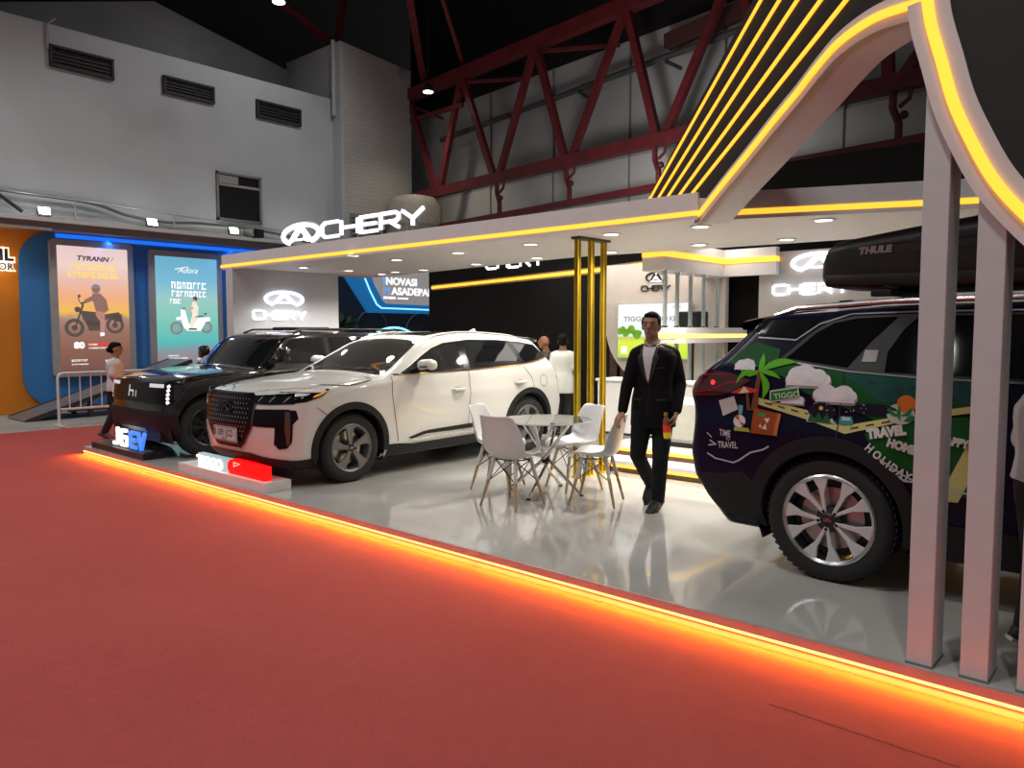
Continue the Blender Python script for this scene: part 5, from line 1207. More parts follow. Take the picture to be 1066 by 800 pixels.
for k in range(6):
    x = -.40+k*.085; z = 1.085-.19*(x+.40)*1.0; dsh.append([(x,z-.004),(x+.045,z-.014),(x+.045,z-.006),(x,z+.004)])
for k in range(6):
    x = .13+k*.085; z = .965+(x-.13)*.275; dsh.append([(x,z-.004),(x+.045,z+.008),(x+.045,z+.016),(x,z+.004)])
art('road_dashes', (.03,.03,.03), dsh, 4, .03)
def cloud(cx, cz, w, seed):
    rr = random.Random(seed); n = 6; out = []
    for k in range(n):
        t = (k+.5)/n*2-1; r = w*(.11+.10*(1-t*t))*(.75+.5*rr.random()); out.append(circle(cx+t*w*.42, cz+r*.55+w*.07*(1-t*t), r, 16, ry=r*.85))
    out.append([(cx-w*.46,cz-.015),(cx+w*.46,cz-.015),(cx+w*.42,cz+w*.12),(cx-w*.42,cz+w*.12)])
    return out
def clouds(name, col, lst, lay):
    g = MB(); k = 0
    for a in lst:
        for p in cloud(*a): g.join(cd.patch('side', p, .003+.0012*lay+.0002*(k % 6), -1, .04)); k += 1
    return build(g, name, mat('art_'+name, col, .5, spec=.2, var=.10, scale=14), dc, smooth=True, local=True)
clouds('cloud_shade_graphic', (.32,.33,.36), [(-.135,1.205,.30,1),(.035,1.115,.26,2),(-.225,1.095,.17,4)], 4)
clouds('cloud_graphic', (.72,.73,.75), [(-.135,1.22,.29,1),(.035,1.13,.25,2),(-.55,1.305,.155,3),(-.225,1.105,.16,4)], 6)
# palm
art('palm_trunk_graphic', (.16,.055,.025), [[(-.455,1.27),(-.43,1.26),(-.44,1.14),(-.445,1.03),(-.495,1.03),(-.475,1.13)], [(-.525,1.14),(-.51,1.14),(-.495,1.03),(-.52,1.03)], circle(-.445,1.275,.028,12)], 7, .03)
def leaf(a, b, w, bend):
    a, b = Vector(a), Vector(b); d = b-a; n = Vector((-d.y, d.x))
    top = [a + d*t + n*(bend*4*t*(1-t) + w*math.sin(math.pi*min(1,t*.95+.05))) for t in np.linspace(0,1,8)]
    bot = [a + d*t + n*(bend*4*t*(1-t) - w*math.sin(math.pi*min(1,t*.95+.05))) for t in np.linspace(1,0,8)][1:-1]
    return [tuple(p) for p in top+bot]
c0 = (-.445,1.28)
art('palm_leaf_graphic', (.10,.42,.01), [leaf(c0,(-.21,1.345),.10,.12), leaf(c0,(-.44,1.40),.16,-.05), leaf(c0,(-.585,1.30),.09,.2)], 8, .03)
art('palm_leaf_graphic', (.42,.62,.02), [leaf(c0,(-.60,1.19),.09,-.22), leaf(c0,(-.42,1.10),.13,.22), leaf(c0,(-.30,1.24),.10,.1)], 9, .03)
art('parasol_graphic', (.55,.05,.03), [[(-.635,1.135),(-.54,1.185),(-.44,1.165),(-.455,1.15),(-.55,1.135)]], 9, .03)
art('parasol_panel_graphic', (.70,.58,.36), [[(-.575,1.135),(-.54,1.183),(-.50,1.148)]], 10, .03)
art('suitcase_graphic', (.30,.065,.015), [[(-.47,1.05),(-.29,1.02),(-.31,.88),(-.485,.885)]], 9, .04)
art('suitcase_side_graphic', (.50,.16,.05), [[(-.31,1.025),(-.29,1.02),(-.31,.88),(-.335,.882)]], 10, .03)
art('sticker_graphic', (.65,.60,.55), [[(-.40,.985),(-.36,.99),(-.375,.955)], [(-.41,.92),(-.385,.955),(-.375,.915)], [(-.43,.93),(-.42,.95),(-.41,.925)]], 10, .02)
art('sticker_green_graphic', (.02,.30,.10), [[(-.44,1.02),(-.39,1.015),(-.395,.995),(-.442,1.0)]], 10, .02)
art('road_sign_border', (.55,.62,.52), [[(-.365,1.165),(-.185,1.20),(-.175,1.13),(-.365,1.09)]], 10, .04)
art('road_sign_graphic', (.01,.20,.035), [[(-.358,1.158),(-.192,1.19),(-.183,1.135),(-.358,1.098)]], 11, .04)
art('paper_graphic', (.50,.50,.48), [[(-.72,1.08),(-.61,1.115),(-.58,1.03),(-.685,.98)]], 7, .04)
art('bucket_graphic', (.12,.35,.38), [[(-.58,1.06),(-.545,1.06),(-.55,1.0),(-.575,1.0)]], 8, .03)
art('ball_graphic', (.62,.60,.58), [circle(-.565,.955,.042,16)], 8, .03)
art('ball_stripe_graphic', (.55,.06,.04), [[(-.565,.955),(-.60,.98),(-.575,.997)], [(-.565,.955),(-.525,.94),(-.54,.92)]], 9, .02)
art('sand_graphic', (.35,.45,.06), [[(-.60,.915),(-.50,.915),(-.49,.89),(-.60,.89)]], 7, .03)
art('night_graphic', (.006,.008,.02), [circle(-.04,1.055,.085,18,ry=.055), circle(.255,1.085,.13,18,ry=.035)], 5, .03)
art('forest_outline_graphic', (.5,.55,.5), [[(-.135,1.0),(-.12,1.05),(-.09,1.01),(-.06,1.06),(-.03,1.01),(.0,1.06),(.03,1.0),(.05,.985),(-.13,.985)]], 4, .03)
art('forest_graphic', (.01,.12,.03), [[(-.125,.99),(-.105,1.045),(-.085,1.0),(-.06,1.05),(-.035,1.0),(-.01,1.05),(.015,.99),(.03,.985)]], 6, .03)
art('moon_graphic', (.75,.55,.10), [circle(-.045,1.075,.013,10)], 7, .02)
art('star_graphic', (.7,.7,.7), [circle(-.12+.37*rr.random(), 1.06+.05*rr.random(), .003, 5) for k in range(18)], 7, .02)
art('van_graphic', (.04,.28,.30), [[(.07,1.035),(.135,1.035),(.145,1.0),(.14,.985),(.065,.985),(.06,1.0)]], 5, .03)
art('van_window_graphic', (.5,.6,.6), [[(.08,1.03),(.125,1.03),(.132,1.01),(.075,1.01)]], 6, .02)
art('sun_graphic', (.70,.18,.03), [circle(.43,1.13,.05,16)], 6, .03)
art('island_graphic', (.55,.60,.55), [circle(.40,1.07,.075,18,ry=.06)], 5, .03)
art('island_tree_graphic', (.02,.22,.05), [leaf((.40,1.06),(.33,1.11),.12,.2), leaf((.40,1.06),(.46,1.12),.12,-.2), leaf((.40,1.03),(.40,1.12),.1,.1), leaf((.42,1.03),(.48,1.06),.2,0)], 7, .03)
art('sea_graphic', (.02,.25,.40), [[(.42,1.03),(.48,1.04),(.50,1.06),(.45,1.07)]], 6, .03)
M_art_w = mat('art_writing', (.62,.62,.60), .4)
def awrite(txt, size, x, z, ang=0, xs=1.0, bold=.004, m=M_art_w, lay=12):
    v, f = text2d(txt, size, xs, bold); a = R(ang); ca, sa = math.cos(a), math.sin(a)
    v = [(x+p*ca-q*sa, z+p*sa+q*ca) for p, q in v]
    return build(cd.flatmap('side', v, f, .003+.0012*lay, -1), 'lettering', m, dc, local=True)
awrite('TIGGO', .047, -.335, 1.112, 10, 1.12, .001, mat('art_sign_letter', (.5,.6,.5), .4), 13)
awrite('TIME', .062, -.705, .850, -3, .62, .0005); awrite('TO', .028, -.66, .823, -3, .8, .0); awrite('TRAVEL', .062, -.715, .765, 4, .66, .0005)
awrite('TRAVEL', .072, .235, .918, 12, .82, .006); awrite('HOME', .066, .335, .885, -14, .85, .005)
for ch, px_ in zip('HOLIDAY', (0,1.05,2.2,3.0,3.5,4.55,5.5)):
    awrite(ch, .066, .215+px_*.038, .855-px_*.036+.0016*px_*px_, -38+px_*2, .80, .003)
awrite('HAPPY', .06, .60, .93, -8, .8, .004)
M_line = mat('art_line', (.45,.48,.50), .3)
ln = cd.line('side', [(-.80,.72),(-.74,.69),(-.61,.675),(-.57,.695),(-.49,.755),(-.40,.785),(-.365,.81)], .010, .012, -1)
ln.join(cd.line('side', [(-.80,.86),(-.765,.83)], .008, .01, -1)).join(cd.line('side', [(-.78,.81),(-.735,.785),(-.79,.775)], .010, .01, -1))
ln.join(cd.line('side', [(.30,.80),(.45,.71),(.60,.66),(.80,.66)], .010, .018, -1)).join(cd.line('side', [(-.12,.865),(.02,.855),(.10,.862)], .012, .006, -1)).join(cd.line('side', [(.40,.715),(.43,.69),(.47,.69),(.49,.72)], .012, .018, -1))
build(ln, 'line_graphic', M_line, dc, smooth=True, local=True)
# white little card stuck on the door pillar
build(cd.patch('side', [(.165,1.36),(.245,1.36),(.25,1.43),(.175,1.43)], .008, -1, .03), 'window_card', mat('card', (.36,.36,.35), .6), dc, smooth=True, local=True)

# ------------------------------------------------------------------ roof box on the dark car
rb = thing('roof_box', 'long black roof box mounted on top of the dark blue SUV', 'roof box', (-1.1,5.42,1.86))
M_box = mat('roof_box_black', (.016,.017,.017), .38, var=.1, scale=40, bump=.02)
BX0, by0, by1 = -1.83, 5.02, 5.80
def bsec(x, z0, z1, hw, pw=3.4): return ((x,(by0+by1)/2,(z0+z1)/2), (0,hw,0), (0,0,(z1-z0)/2))
secs = [bsec(-1.845,1.985,2.06,.28),bsec(-1.835,1.955,2.12,.35),bsec(-1.80,1.93,2.19,.385),bsec(-1.76,1.925,2.225,.39),bsec(-1.68,1.92,2.24,.392),bsec(-1.3,1.915,2.29,.395),bsec(-.9,1.91,2.335,.395),bsec(-.3,1.91,2.36,.39),bsec(.1,1.92,2.30,.36),bsec(.32,1.95,2.16,.28),bsec(.38,1.99,2.08,.15)]
build(MB().loft(secs, 40, 5.0), 'box_lid', M_box, rb, smooth=True, angle=50)
build(MB().loft([bsec(-1.85,1.97,2.015,.30),bsec(-1.80,1.93,2.02,.395),bsec(-1.3,1.90,2.02,.405),bsec(-.3,1.90,2.02,.405),bsec(.25,1.93,2.02,.36),bsec(.36,1.97,2.015,.2)], 40, 6.0), 'box_base', M_dark, rb, smooth=True, angle=50)
rib = MB()
for z in (2.12,2.18): rib.tube([(-1.5,by0-.004,z),(-.2,by0-.006,z+.03)], .006, 6)
build(rib, 'lid_rib', M_box, rb)
build(text_mb('THULE', .056, (-1.60,by0-.008,2.125), Vector((1,0,.03)).normalized(), Z1, (0,-1,0), .004, 1.1, .004, .1), 'lettering', mat('box_letters', (.35,.36,.36), .4), rb)
for x in (-1.45,-.25):
    build(MB().box(x-.05,x+.05,4.98,5.84,1.875,1.905), 'cross_bar', M_dark, rb, bevel=.005)
    for y in (5.0,5.80): build(MB().box(x-.06,x+.06,y-.04,y+.04,1.86,1.90), 'clamp', M_dark, rb, bevel=.008)
    build(MB().tube([(x-.03,5.02,1.895),(x+.02,5.02,1.925),(x+.08,5.03,1.905)], .008, 6), 'latch', M_chrome, rb)
# ------------------------------------------------------------------ lit name plinths at the stage edge
j6 = thing('lit_sign', 'black plinth with glowing J6 EV letters at the stage corner', 'sign', (-10.1,3.98,SH))
build(MB().box(-10.92,-9.32,3.83,4.10,SH,.185), 'plinth', mat('plinth_black', (.012,.01,.01), .35), j6, bevel=.004)
build(MB().box(-10.45,-9.42,3.90,4.0,.185,.195), 'letter_base', mat('plinth_grey', (.18,.17,.17), .4), j6)
M_j6 = mat('j6_white', (.9,.9,.9), .4, emit=(.93,.95,1), es=1.1); M_j6b = mat('j6_blue', (.1,.3,.8), .4, emit=(.05,.24,.95), es=.95)
def stroke_letter(x, strokes, m, w=.042):
    g = MB()
    for st_ in strokes: g.ribbon(st_, w, (x,3.90,.195), X1, Z1, (0,.035,0))
    build(g, 'letter', m, j6)
stroke_letter(-10.40, [[(.135,.235),(.135,.05),(.11,.025),(.0,.025)]], M_j6)
stroke_letter(-10.19, [[(.205,.205),(.05,.205),(.022,.18),(.022,.05),(.05,.022),(.18,.022),(.208,.05),(.208,.10),(.18,.122),(.022,.122)]], M_j6)
stroke_letter(-9.90, [[(.20,.20),(.05,.20),(.022,.175),(.022,.05),(.05,.022),(.20,.022)], [(.03,.112),(.18,.112)]], M_j6b)
stroke_letter(-9.66, [[(.015,.22),(.10,.015),(.205,.22)]], M_j6b)
tg_ = thing('lit_sign', 'white plinth with glowing white letters and red block below white SUV', 'sign', (-7.4,3.96,SH))
build(MB().box(-8.36,-6.56,3.815,4.10,SH,.205), 'plinth', M_whiteb, tg_, bevel=.004)
build(MB().box(-8.0,-7.30,3.86,3.94,.205,.345), 'light_block', mat('block_white', (.22,.27,.28), .5, emit=(.50,.64,.66), es=.62), tg_, bevel=.01)
build(text_mb('TIGGO', .155, (-7.985,3.853,.217), X1, Z1, (0,-1,0), .012, 1.12, .006), 'lettering', mat('block_letters', (.9,.95,.95), .4, emit=(.9,.97,1), es=1.1), tg_)
rb_ = [(-7.30,.205),(-6.64,.205),(-6.64,.345),(-7.22,.365),(-7.30,.345),(-7.34,.30),(-7.34,.25)]
build(MB().prism(rb_, (0,3.85,0), X1, Z1, (0,.09,0)), 'red_block', mat('block_red', (.7,.0,.0), .4, emit=(1,.004,.004), es=1.05), tg_, bevel=.008)
build(MB().ribbon([(-7.20,.29),(-7.20,.33),(-7.08,.325)], .010, (0,3.845,0), X1, Z1, (0,.004,0), closed=True), 'triangle_mark', mat('mark_pale', (.8,.5,.5), .4, emit=(1,.55,.5), es=.8), tg_)
light('red_glow', 'AREA', (-7.0,3.84,.28), .7, (1,.02,.02), size=.6, size_y=.12, target=(-7.0,3.4,.1))
light('white_glow', 'AREA', (-7.65,3.84,.28), .4, (.85,.95,1), size=.6, size_y=.12, target=(-7.65,3.4,.1))

# ------------------------------------------------------------------ table
TX, TY = -4.60, 5.62
tb = thing('round_table', 'round smoked glass table on four crossed chrome legs', 'table', (TX,TY,SH))
TZ = .815
build(MB().lathe([(0,TZ-.010),(.43,TZ-.010),(.435,TZ-.005),(.43,TZ),(0,TZ)], (TX,TY,0), n=64), 'table_top', mat('smoked_glass', (.06,.07,.07), .04, coat=.6, alpha=.80, spec=.5), tb, smooth=True)
build(MB().lathe([(.432,TZ-.012),(.440,TZ-.010),(.440,TZ),(.432,TZ+.002)], (TX,TY,0), n=64, close=True), 'rim', mat('glass_edge', (.45,.50,.49), .1, coat=1), tb, smooth=True)
zb_, zt_ = SH+.01, TZ-.012
nd = Vector((TX,TY,SH+.30))
for k in range(4):
    a = R(-75+90*k); ca, sa = math.cos(a), math.sin(a); o = Vector((-sa*.028, ca*.028, 0))
    bt = Vector((TX+.37*ca, TY+.37*sa, zb_)); tp = Vector((TX-.26*ca, TY-.26*sa, zt_)); m_ = nd+o+Vector((0,0,.03*(k % 2)))
    lg = build(MB().tube([bt, m_, tp], .017, 14), 'leg', M_chrome, tb, smooth=True)
    build(MB().ell(tuple(bt), (.024,.024,.012), 12, 8), 'foot_cap', M_dark, lg, smooth=True)
    build(MB().tube([tp, tp+Vector((0,0,.008))], .035, 18), 'top_pad', M_chrome, lg, smooth=True)
build(MB().ell((TX,TY,SH+.315), (.05,.05,.03), 14, 8), 'joint', M_dark, tb, smooth=True)

# ------------------------------------------------------------------ shell chairs
M_shell = mat('chair_white', (.66,.66,.66), .32, coat=.3, var=.02)
M_wood = mat('beech_wood', (.46,.29,.15), .5, var=.25, scale=30)
M_pale = mat('leg_socket_white', (.62,.60,.57), .45)
def make_chair(label):
    t = thing('shell_chair', label, 'chair', (0,0,0), group='white shell chairs around the table')
    prof = spline([(.235,.415),(.20,.445),(.12,.445),(.0,.425),(-.10,.425),(-.17,.455),(-.205,.53),(-.225,.62),(-.245,.72),(-.262,.79),(-.268,.812)], 4)
    rows = []
    n = len(prof)
    for i, (x, z) in enumerate(prof):
        tt = i/(n-1)
        hw = np.interp(tt, [0,.08,.3,.5,.62,.8,.93,1.0], [.15,.20,.23,.235,.235,.205,.175,.12])
        up = np.interp(tt, [0,.15,.4,.55,.75,1], [.0,.03,.075,.075,.03,.0])     # edges turn up on the seat
        fw_ = np.interp(tt, [0,.4,.55,.7,.9,1], [0,.01,.07,.07,.035,.0])          # edges wrap forward on the back
        row = []
        for k in range(17):
            s = k/8-1; e = abs(s)**2.6
            row.append((x+fw_*e, hw*s, z+up*e))
        rows.append(row)
    g = MB().grid(rows); sh = build(g, 'seat_shell', M_shell, t, smooth=True, angle=180, local=True)
    md = sh.modifiers.new('solid', 'SOLIDIFY'); md.thickness = .012; md.offset = 0
    sb = sh.modifiers.new('sub', 'SUBSURF'); sb.levels = 1; sb.render_levels = 1
    tops = {}
    for sx in (1,-1):
        for sy in (1,-1):
            a = Vector((sx*.105, sy*.115, .415 if sx > 0 else .425)); b = Vector((sx*.205, sy*.20, .0)); m_ = a.lerp(b,.45); tops[(sx,sy)] = (a,b)
            l = build(MB().tube([m_, b], [.016,.011], 12), 'leg', M_wood, t, smooth=True, local=True)
            build(MB().tube([a+Vector((0,0,.01)), m_], [.017,.0165], 12), 'leg_socket', M_pale, l, smooth=True, local=True)
    w = MB()
    for (p, q) in (((1,1),(1,-1)),((-1,1),(-1,-1)),((1,1),(-1,1)),((1,-1),(-1,-1))):
        a0, b0 = tops[p]; a1, b1 = tops[q]
        w.tube([a0.lerp(b0,.02), a1.lerp(b1,.48)], .0045, 6).tube([a1.lerp(b1,.02), a0.lerp(b0,.48)], .0045, 6)
        w.tube([a0.lerp(b0,.02), a1.lerp(b1,.02)], .006, 6)
    build(w, 'wire_brace', mat('wire_black', (.015,.015,.015), .4, metal=.5), t, local=True)
    return t
CH = [(-4.49,5.03,93,'white shell chair nearest the carpet, back to the viewer side, left of table'),
      (-5.12,5.52,20,'white shell chair partly hidden behind the nearest left chair'),
      (-4.53,5.98,248,'white shell chair behind the glass table, facing the viewer'),
      (-4.0,5.62,202,'white shell chair whose back the suited man touches')]
c0 = make_chair(CH[0][3]); c0.location = (CH[0][0],CH[0][1],SH); c0.rotation_euler = (0,0,R(CH[0][2]))
for x, y, a, lab in CH[1:]:
    c = copy_tree(c0); c.location = (x,y,SH); c.rotation_euler = (0,0,R(a)); c['label'] = lab
# ------------------------------------------------------------------ people
def blob(mb, name, m, parent, voxel=.008, smooth=6, fac=.5):
    me = bpy.data.meshes.new('tmp'); me.from_pydata(mb.v, [], mb.f)
    bm = bmesh.new(); bm.from_mesh(me); bmesh.ops.recalc_face_normals(bm, faces=bm.faces); bm.to_mesh(me); bm.free()
    o = bpy.data.objects.new('tmp', me); COL.objects.link(o)
    r = o.modifiers.new('r', 'REMESH'); r.mode = 'VOXEL'; r.voxel_size = voxel
    s = o.modifiers.new('s', 'SMOOTH'); s.factor = fac; s.iterations = smooth
    dg = bpy.context.evaluated_depsgraph_get(); dg.update()
    nm = bpy.data.meshes.new_from_object(o.evaluated_get(dg)); nm.name = name
    bpy.data.objects.remove(o); bpy.data.meshes.remove(me)
    nm.materials.clear(); nm.materials.append(m)
    nm.polygons.foreach_set('use_smooth', [True]*len(nm.polygons))
    ob = link(bpy.data.objects.new(name, nm)); ob.parent = parent
    return ob
def cap(mb, pts, rad, n=14):
    mb.tube(pts, rad, n)
    for p, r in ((pts[0], rad[0]), (pts[-1], rad[-1])): mb.ell(p, (r,r,r), 12, 8)
def hand(mb, wrist, d, pn, th, curl=25, L=.175, k=1.0, spread=6):
    """wrist point, finger direction d, palm normal pn, thumb side th; curl degrees per joint"""
    w, d, pn, th = Vector(wrist), Vector(d).normalized(), Vector(pn).normalized(), Vector(th).normalized()
    s = L/.175*k
    mb.loft([(w-d*.02, th*.026*s, pn*.021*s), (w+d*.02*s, th*.033*s, pn*.019*s), (w+d*.055*s, th*.040*s, pn*.016*s), (w+d*.085*s, th*.040*s, pn*.013*s)], 16)
    for i, (o, ln) in enumerate(((.030,.070),(.010,.078),(-.010,.073),(-.029,.058))):
        p = w + d*.078*s + th*o*s; dd = (d + th*math.tan(R(spread*(1.5-i)))*.5).normalized(); pts = [p]; a = 0
        for q, c in ((.45,.7),(.32,1.0),(.23,1.0)):
            a += curl*c; v = dd*math.cos(R(a)) + pn*math.sin(R(a)); p = p + v*ln*q*s; pts.append(p)
        cap(mb, pts, [.0095*s,.009*s,.0082*s,.007*s], 8)
    p = w + d*.018*s + th*.028*s; v0 = (d*.6+th*.75+pn*.35).normalized(); v1 = (d*.9+th*.25+pn*.55).normalized()
    cap(mb, [p, p+v0*.035*s, p+v0*.035*s+v1*.028*s, p+v0*.035*s+v1*.050*s], [.0125*s,.0115*s,.010*s,.0075*s], 8)
def torso_secs(hipc, chest, neck, s, f, W, grow=0.0):
    """(t along spine, half width, half depth)"""
    h, c, n = Vector(hipc), Vector(chest), Vector(neck)
    def P(t):
        a = h.lerp(c, t); b = c.lerp(n, t); return a.lerp(b, t)
    return [(P(t), Vector(s)*(a*W+grow), Vector(f)*(b*W+grow)) for t, a, b in ((0,.165,.115),(.12,.172,.118),(.32,.150,.105),(.5,.155,.108),(.68,.178,.118),(.82,.185,.112),(.92,.150,.085),(1,.07,.065))]
class Fig: pass
def person(label, loc, rz, J, mats, sleeve='long', W=1.0, hs=1.0, hands=None, voxel=.008, hair='short', face=True, top='shirt', top_drop=.10, bottoms='trousers', group=None, fwd=(0,-1,0), headfwd=None):
    t = thing('person', label, 'person', loc, rz, group)
    V = {k: Vector(v) for k, v in J.items()}
    f = Vector(fwd).normalized(); sd = Vector((0,0,1)).cross(f)      # sd = own left
    hf = Vector(headfwd or fwd).normalized(); hsd = Vector((0,0,1)).cross(Vector((hf.x,hf.y,0)).normalized()); hup = hf.cross(hsd)*-1
    if hup.z < 0: hup = -hup
    skin, c_top, c_bot, c_shoe, c_hair = mats[:5]
    b = MB()
    hipc = (V['hipL']+V['hipR'])/2 + Vector((0,0,.03))
    sh = (V['shL']+V['shR'])/2; neck = V['neck']
    b.loft(torso_secs(hipc, sh-Vector((0,0,.16)), neck+Vector((0,0,.01)), sd, f, W*.83), 20)
    hc = V['head']
    cap(b, [neck-Vector((0,0,.03)), hc - hup*.06*hs - hf*.012], [.062*W,.052*hs])
    A = (hsd, hf, hup)
    b.ell(hc, (.072*hs,.090*hs,.094*hs), 20, 14, A)
    b.ell(hc + hf*.026*hs - hup*.060*hs, (.052*hs,.060*hs,.058*hs), 16, 12, A)
    b.ell(hc + hf*.060*hs - hup*.088*hs, (.026*hs,.024*hs,.022*hs), 12, 8, A)
    b.tube([hc + hf*.086*hs + hup*.012*hs, hc + hf*.106*hs - hup*.026*hs], [.009*hs,.016*hs], 10)
    b.ell(hc + hf*.094*hs - hup*.030*hs, (.019*hs,.016*hs,.012*hs), 10, 8, A)
    b.ell(hc + hf*.078*hs - hup*.060*hs, (.024*hs,.014*hs,.012*hs), 10, 8, A)
    b.ell(hc + hf*.076*hs + hup*.028*hs, (.046*hs,.014*hs,.010*hs), 12, 8, A)
    for q in (-1,1): b.ell(hc + hsd*q*.074*hs - hf*.006 - hup*.018*hs, (.010*hs,.020*hs,.030*hs), 10, 8, A)
    for sN in 'LR':
        cap(b, [V['sh'+sN], V['el'+sN], V['wr'+sN]], [.040*W,.038*W,.028*W])
        cap(b, [V['hip'+sN], V['kn'+sN], V['an'+sN]], [.080*W,.055*W,.042*W])
        if hands and sN in hands: hand(b, V['wr'+sN], *hands[sN], k=hs)
    body = blob(b, 'body', skin, t, voxel, 4, .4)
    # top garment
    g = MB(); up = [s_ for s_ in torso_secs(hipc, sh-Vector((0,0,.16)), neck-Vector((0,0,.012)), sd, f, W, .016)]
    low = hipc - Vector((0,0,top_drop)); g.loft([(low, sd*(.178*W+.018), f*(.125*W+.016))]+up[1:-1]+[(up[-1][0], sd*.078*W, f*.075*W)], 24, 2.2)
    for sN, q in (('L',1),('R',-1)):
        a, e, w = V['sh'+sN], V['el'+sN], V['wr'+sN]
        ns = neck + sd*q*.055*W - Vector((0,0,.045)); cap(g, [ns, ns.lerp(a,.5)+Vector((0,0,.008)), a], [.052*W,.056*W,.060*W])
        if sleeve == 'long': cap(g, [a, a.lerp(e,.25), a.lerp(e,.6), e, e.lerp(w,.5), w.lerp(e,.08)], [.060*W,.063*W,.058*W,.053*W,.048*W,.043*W])
        else: cap(g, [a, a.lerp(e,.5), a.lerp(e,.78)], [.066*W,.064*W,.064*W])
    tp = blob(g, top, c_top, t, voxel*1.15, 8, .5)
    # trousers
    g = MB(); g.loft([(hipc+Vector((0,0,.10)), sd*.165*W, f*.118*W), (hipc, sd*.178*W, f*.128*W), (hipc-Vector((0,0,.09)), sd*.165*W, f*.12*W)], 20)
    for sN in 'LR':
        h, k, a = V['hip'+sN], V['kn'+sN], V['an'+sN]
        cap(g, [h-Vector((0,0,.02)), h.lerp(k,.5), k, k.lerp(a,.5), a+(k-a).normalized()*.015], [.096*W,.086*W,.070*W,.064*W,.058*W])
    bo = blob(g, bottoms, c_bot, t, voxel*1.15, 8, .5)
    for sN in 'LR':
        an, to = V['an'+sN], V['toe'+sN]; d = (to-an); dh = Vector((d.x,d.y,d.z)).normalized(); up_ = sd.cross(dh).normalized(); up_ = up_ if up_.z > 0 else -up_
        s2 = dh.cross(up_)
        heel = an - up_*.052 - dh*.065; toe = heel + dh*(.27*hs)
        g = MB().loft([(heel+up_*.035, s2*.026, up_*.032), (heel+dh*.04+up_*.045, s2*.038, up_*.046), (heel+dh*.10+up_*.042, s2*.041, up_*.044), (heel+dh*.17+up_*.030, s2*.047, up_*.032), (heel+dh*.23+up_*.022, s2*.042, up_*.023), (toe+up_*.016, s2*.018, up_*.012)], 18, 2.6)
        so = build(g, 'shoe', c_shoe, t, smooth=True, angle=180, local=True)
        build(MB().loft([(heel-dh*.004+up_*.006, s2*.030, up_*.010), (heel+dh*.10+up_*.004, s2*.043, up_*.010), (heel+dh*.18+up_*.004, s2*.050, up_*.010), (toe+dh*.004+up_*.006, s2*.020, up_*.009)], 14, 3), 'sole', mats[5] if len(mats) > 5 else M_rubber, so, smooth=True, local=True)
    # hair
    if hair:
        g = MB()
        g.ell(hc - hf*.027*hs + hup*.028*hs, (.0775*hs,.086*hs,.084*hs), 20, 14, A)
        g.ell(hc - hf*.040*hs - hup*.012*hs, (.076*hs,.064*hs,.080*hs), 16, 12, A)
        if hair == 'short':
            g.ell(hc + hf*.034*hs + hup*.080*hs + hsd*.006*hs, (.060*hs,.042*hs,.026*hs), 14, 10, A)
            for q in (-1,1): g.ell(hc + hsd*q*.070*hs + hf*.012*hs + hup*.020*hs, (.012*hs,.022*hs,.036*hs), 10, 8, A)
        if hair == 'bun':
            g.ell(hc - hf*.105*hs - hup*.020*hs, (.05*hs,.045*hs,.05*hs), 14, 10, A)
            g.ell(hc + hf*.02*hs + hup*.060*hs, (.074*hs,.064*hs,.048*hs), 14, 10, A)
        blob(g, 'hair', c_hair, t, .007, 3, .4)
    if face:
        for q in (-1,1):
            e = hc + hsd*q*.031*hs + hf*.0815*hs + hup*.002*hs
            eo = build(MB().ell(e, (.0115*hs,.006*hs,.0045*hs), 12, 8, A), 'eye', mat('eye_white', (.22,.18,.16), .4), t, smooth=True, local=True)
            build(MB().ell(e+hf*.0045*hs, (.0048*hs,.0035*hs,.0048*hs), 10, 8, A), 'iris', M_black, eo, smooth=True, local=True)
            build(MB().tube([hc+hsd*q*.014*hs+hf*.0905*hs+hup*.022*hs, hc+hsd*q*.032*hs+hf*.088*hs+hup*.029*hs, hc+hsd*q*.052*hs+hf*.074*hs+hup*.024*hs], [.0025*hs,.0032*hs,.002*hs], 8), 'eyebrow', c_hair or M_black, t, smooth=True, local=True)
        build(MB().ell(hc+hf*.0905*hs-hup*.062*hs, (.023*hs,.0055*hs,.0055*hs), 12, 8, A), 'lips', mat('lips', (.20,.06,.05), .5), t, smooth=True, local=True)
    R_ = Fig(); R_.t, R_.body, R_.top, R_.bot, R_.V, R_.sd, R_.f, R_.hc, R_.hf = t, body, tp, bo, V, sd, f, hc, hf
    return R_
def wrap(ob, polys, name, m, par, f, sd, off=.004, ds=.012, org=(0,0,0)):
    """project 2D polygons (side, z) onto a garment from the direction f"""
    bvh = BVHTree.FromPolygons([v.co for v in ob.data.vertices], [tuple(p.vertices) for p in ob.data.polygons])
    f, sd, org = Vector(f).normalized(), Vector(sd).normalized(), Vector(org); mb = MB()
    for poly in polys:
        v, fc = fill2d(poly, ds); P = []
        for x, z in v:
            o = org + sd*x + Vector((0,0,z)) + f*.6
            h = bvh.ray_cast(o, -f, 1.2)
            P.append(tuple(h[0]+f*off) if h[0] else tuple(org+sd*x+Vector((0,0,z))+f*.1))
        mb.add(P, fc)
    return build(mb, name, m, par, smooth=True, angle=180, local=True)

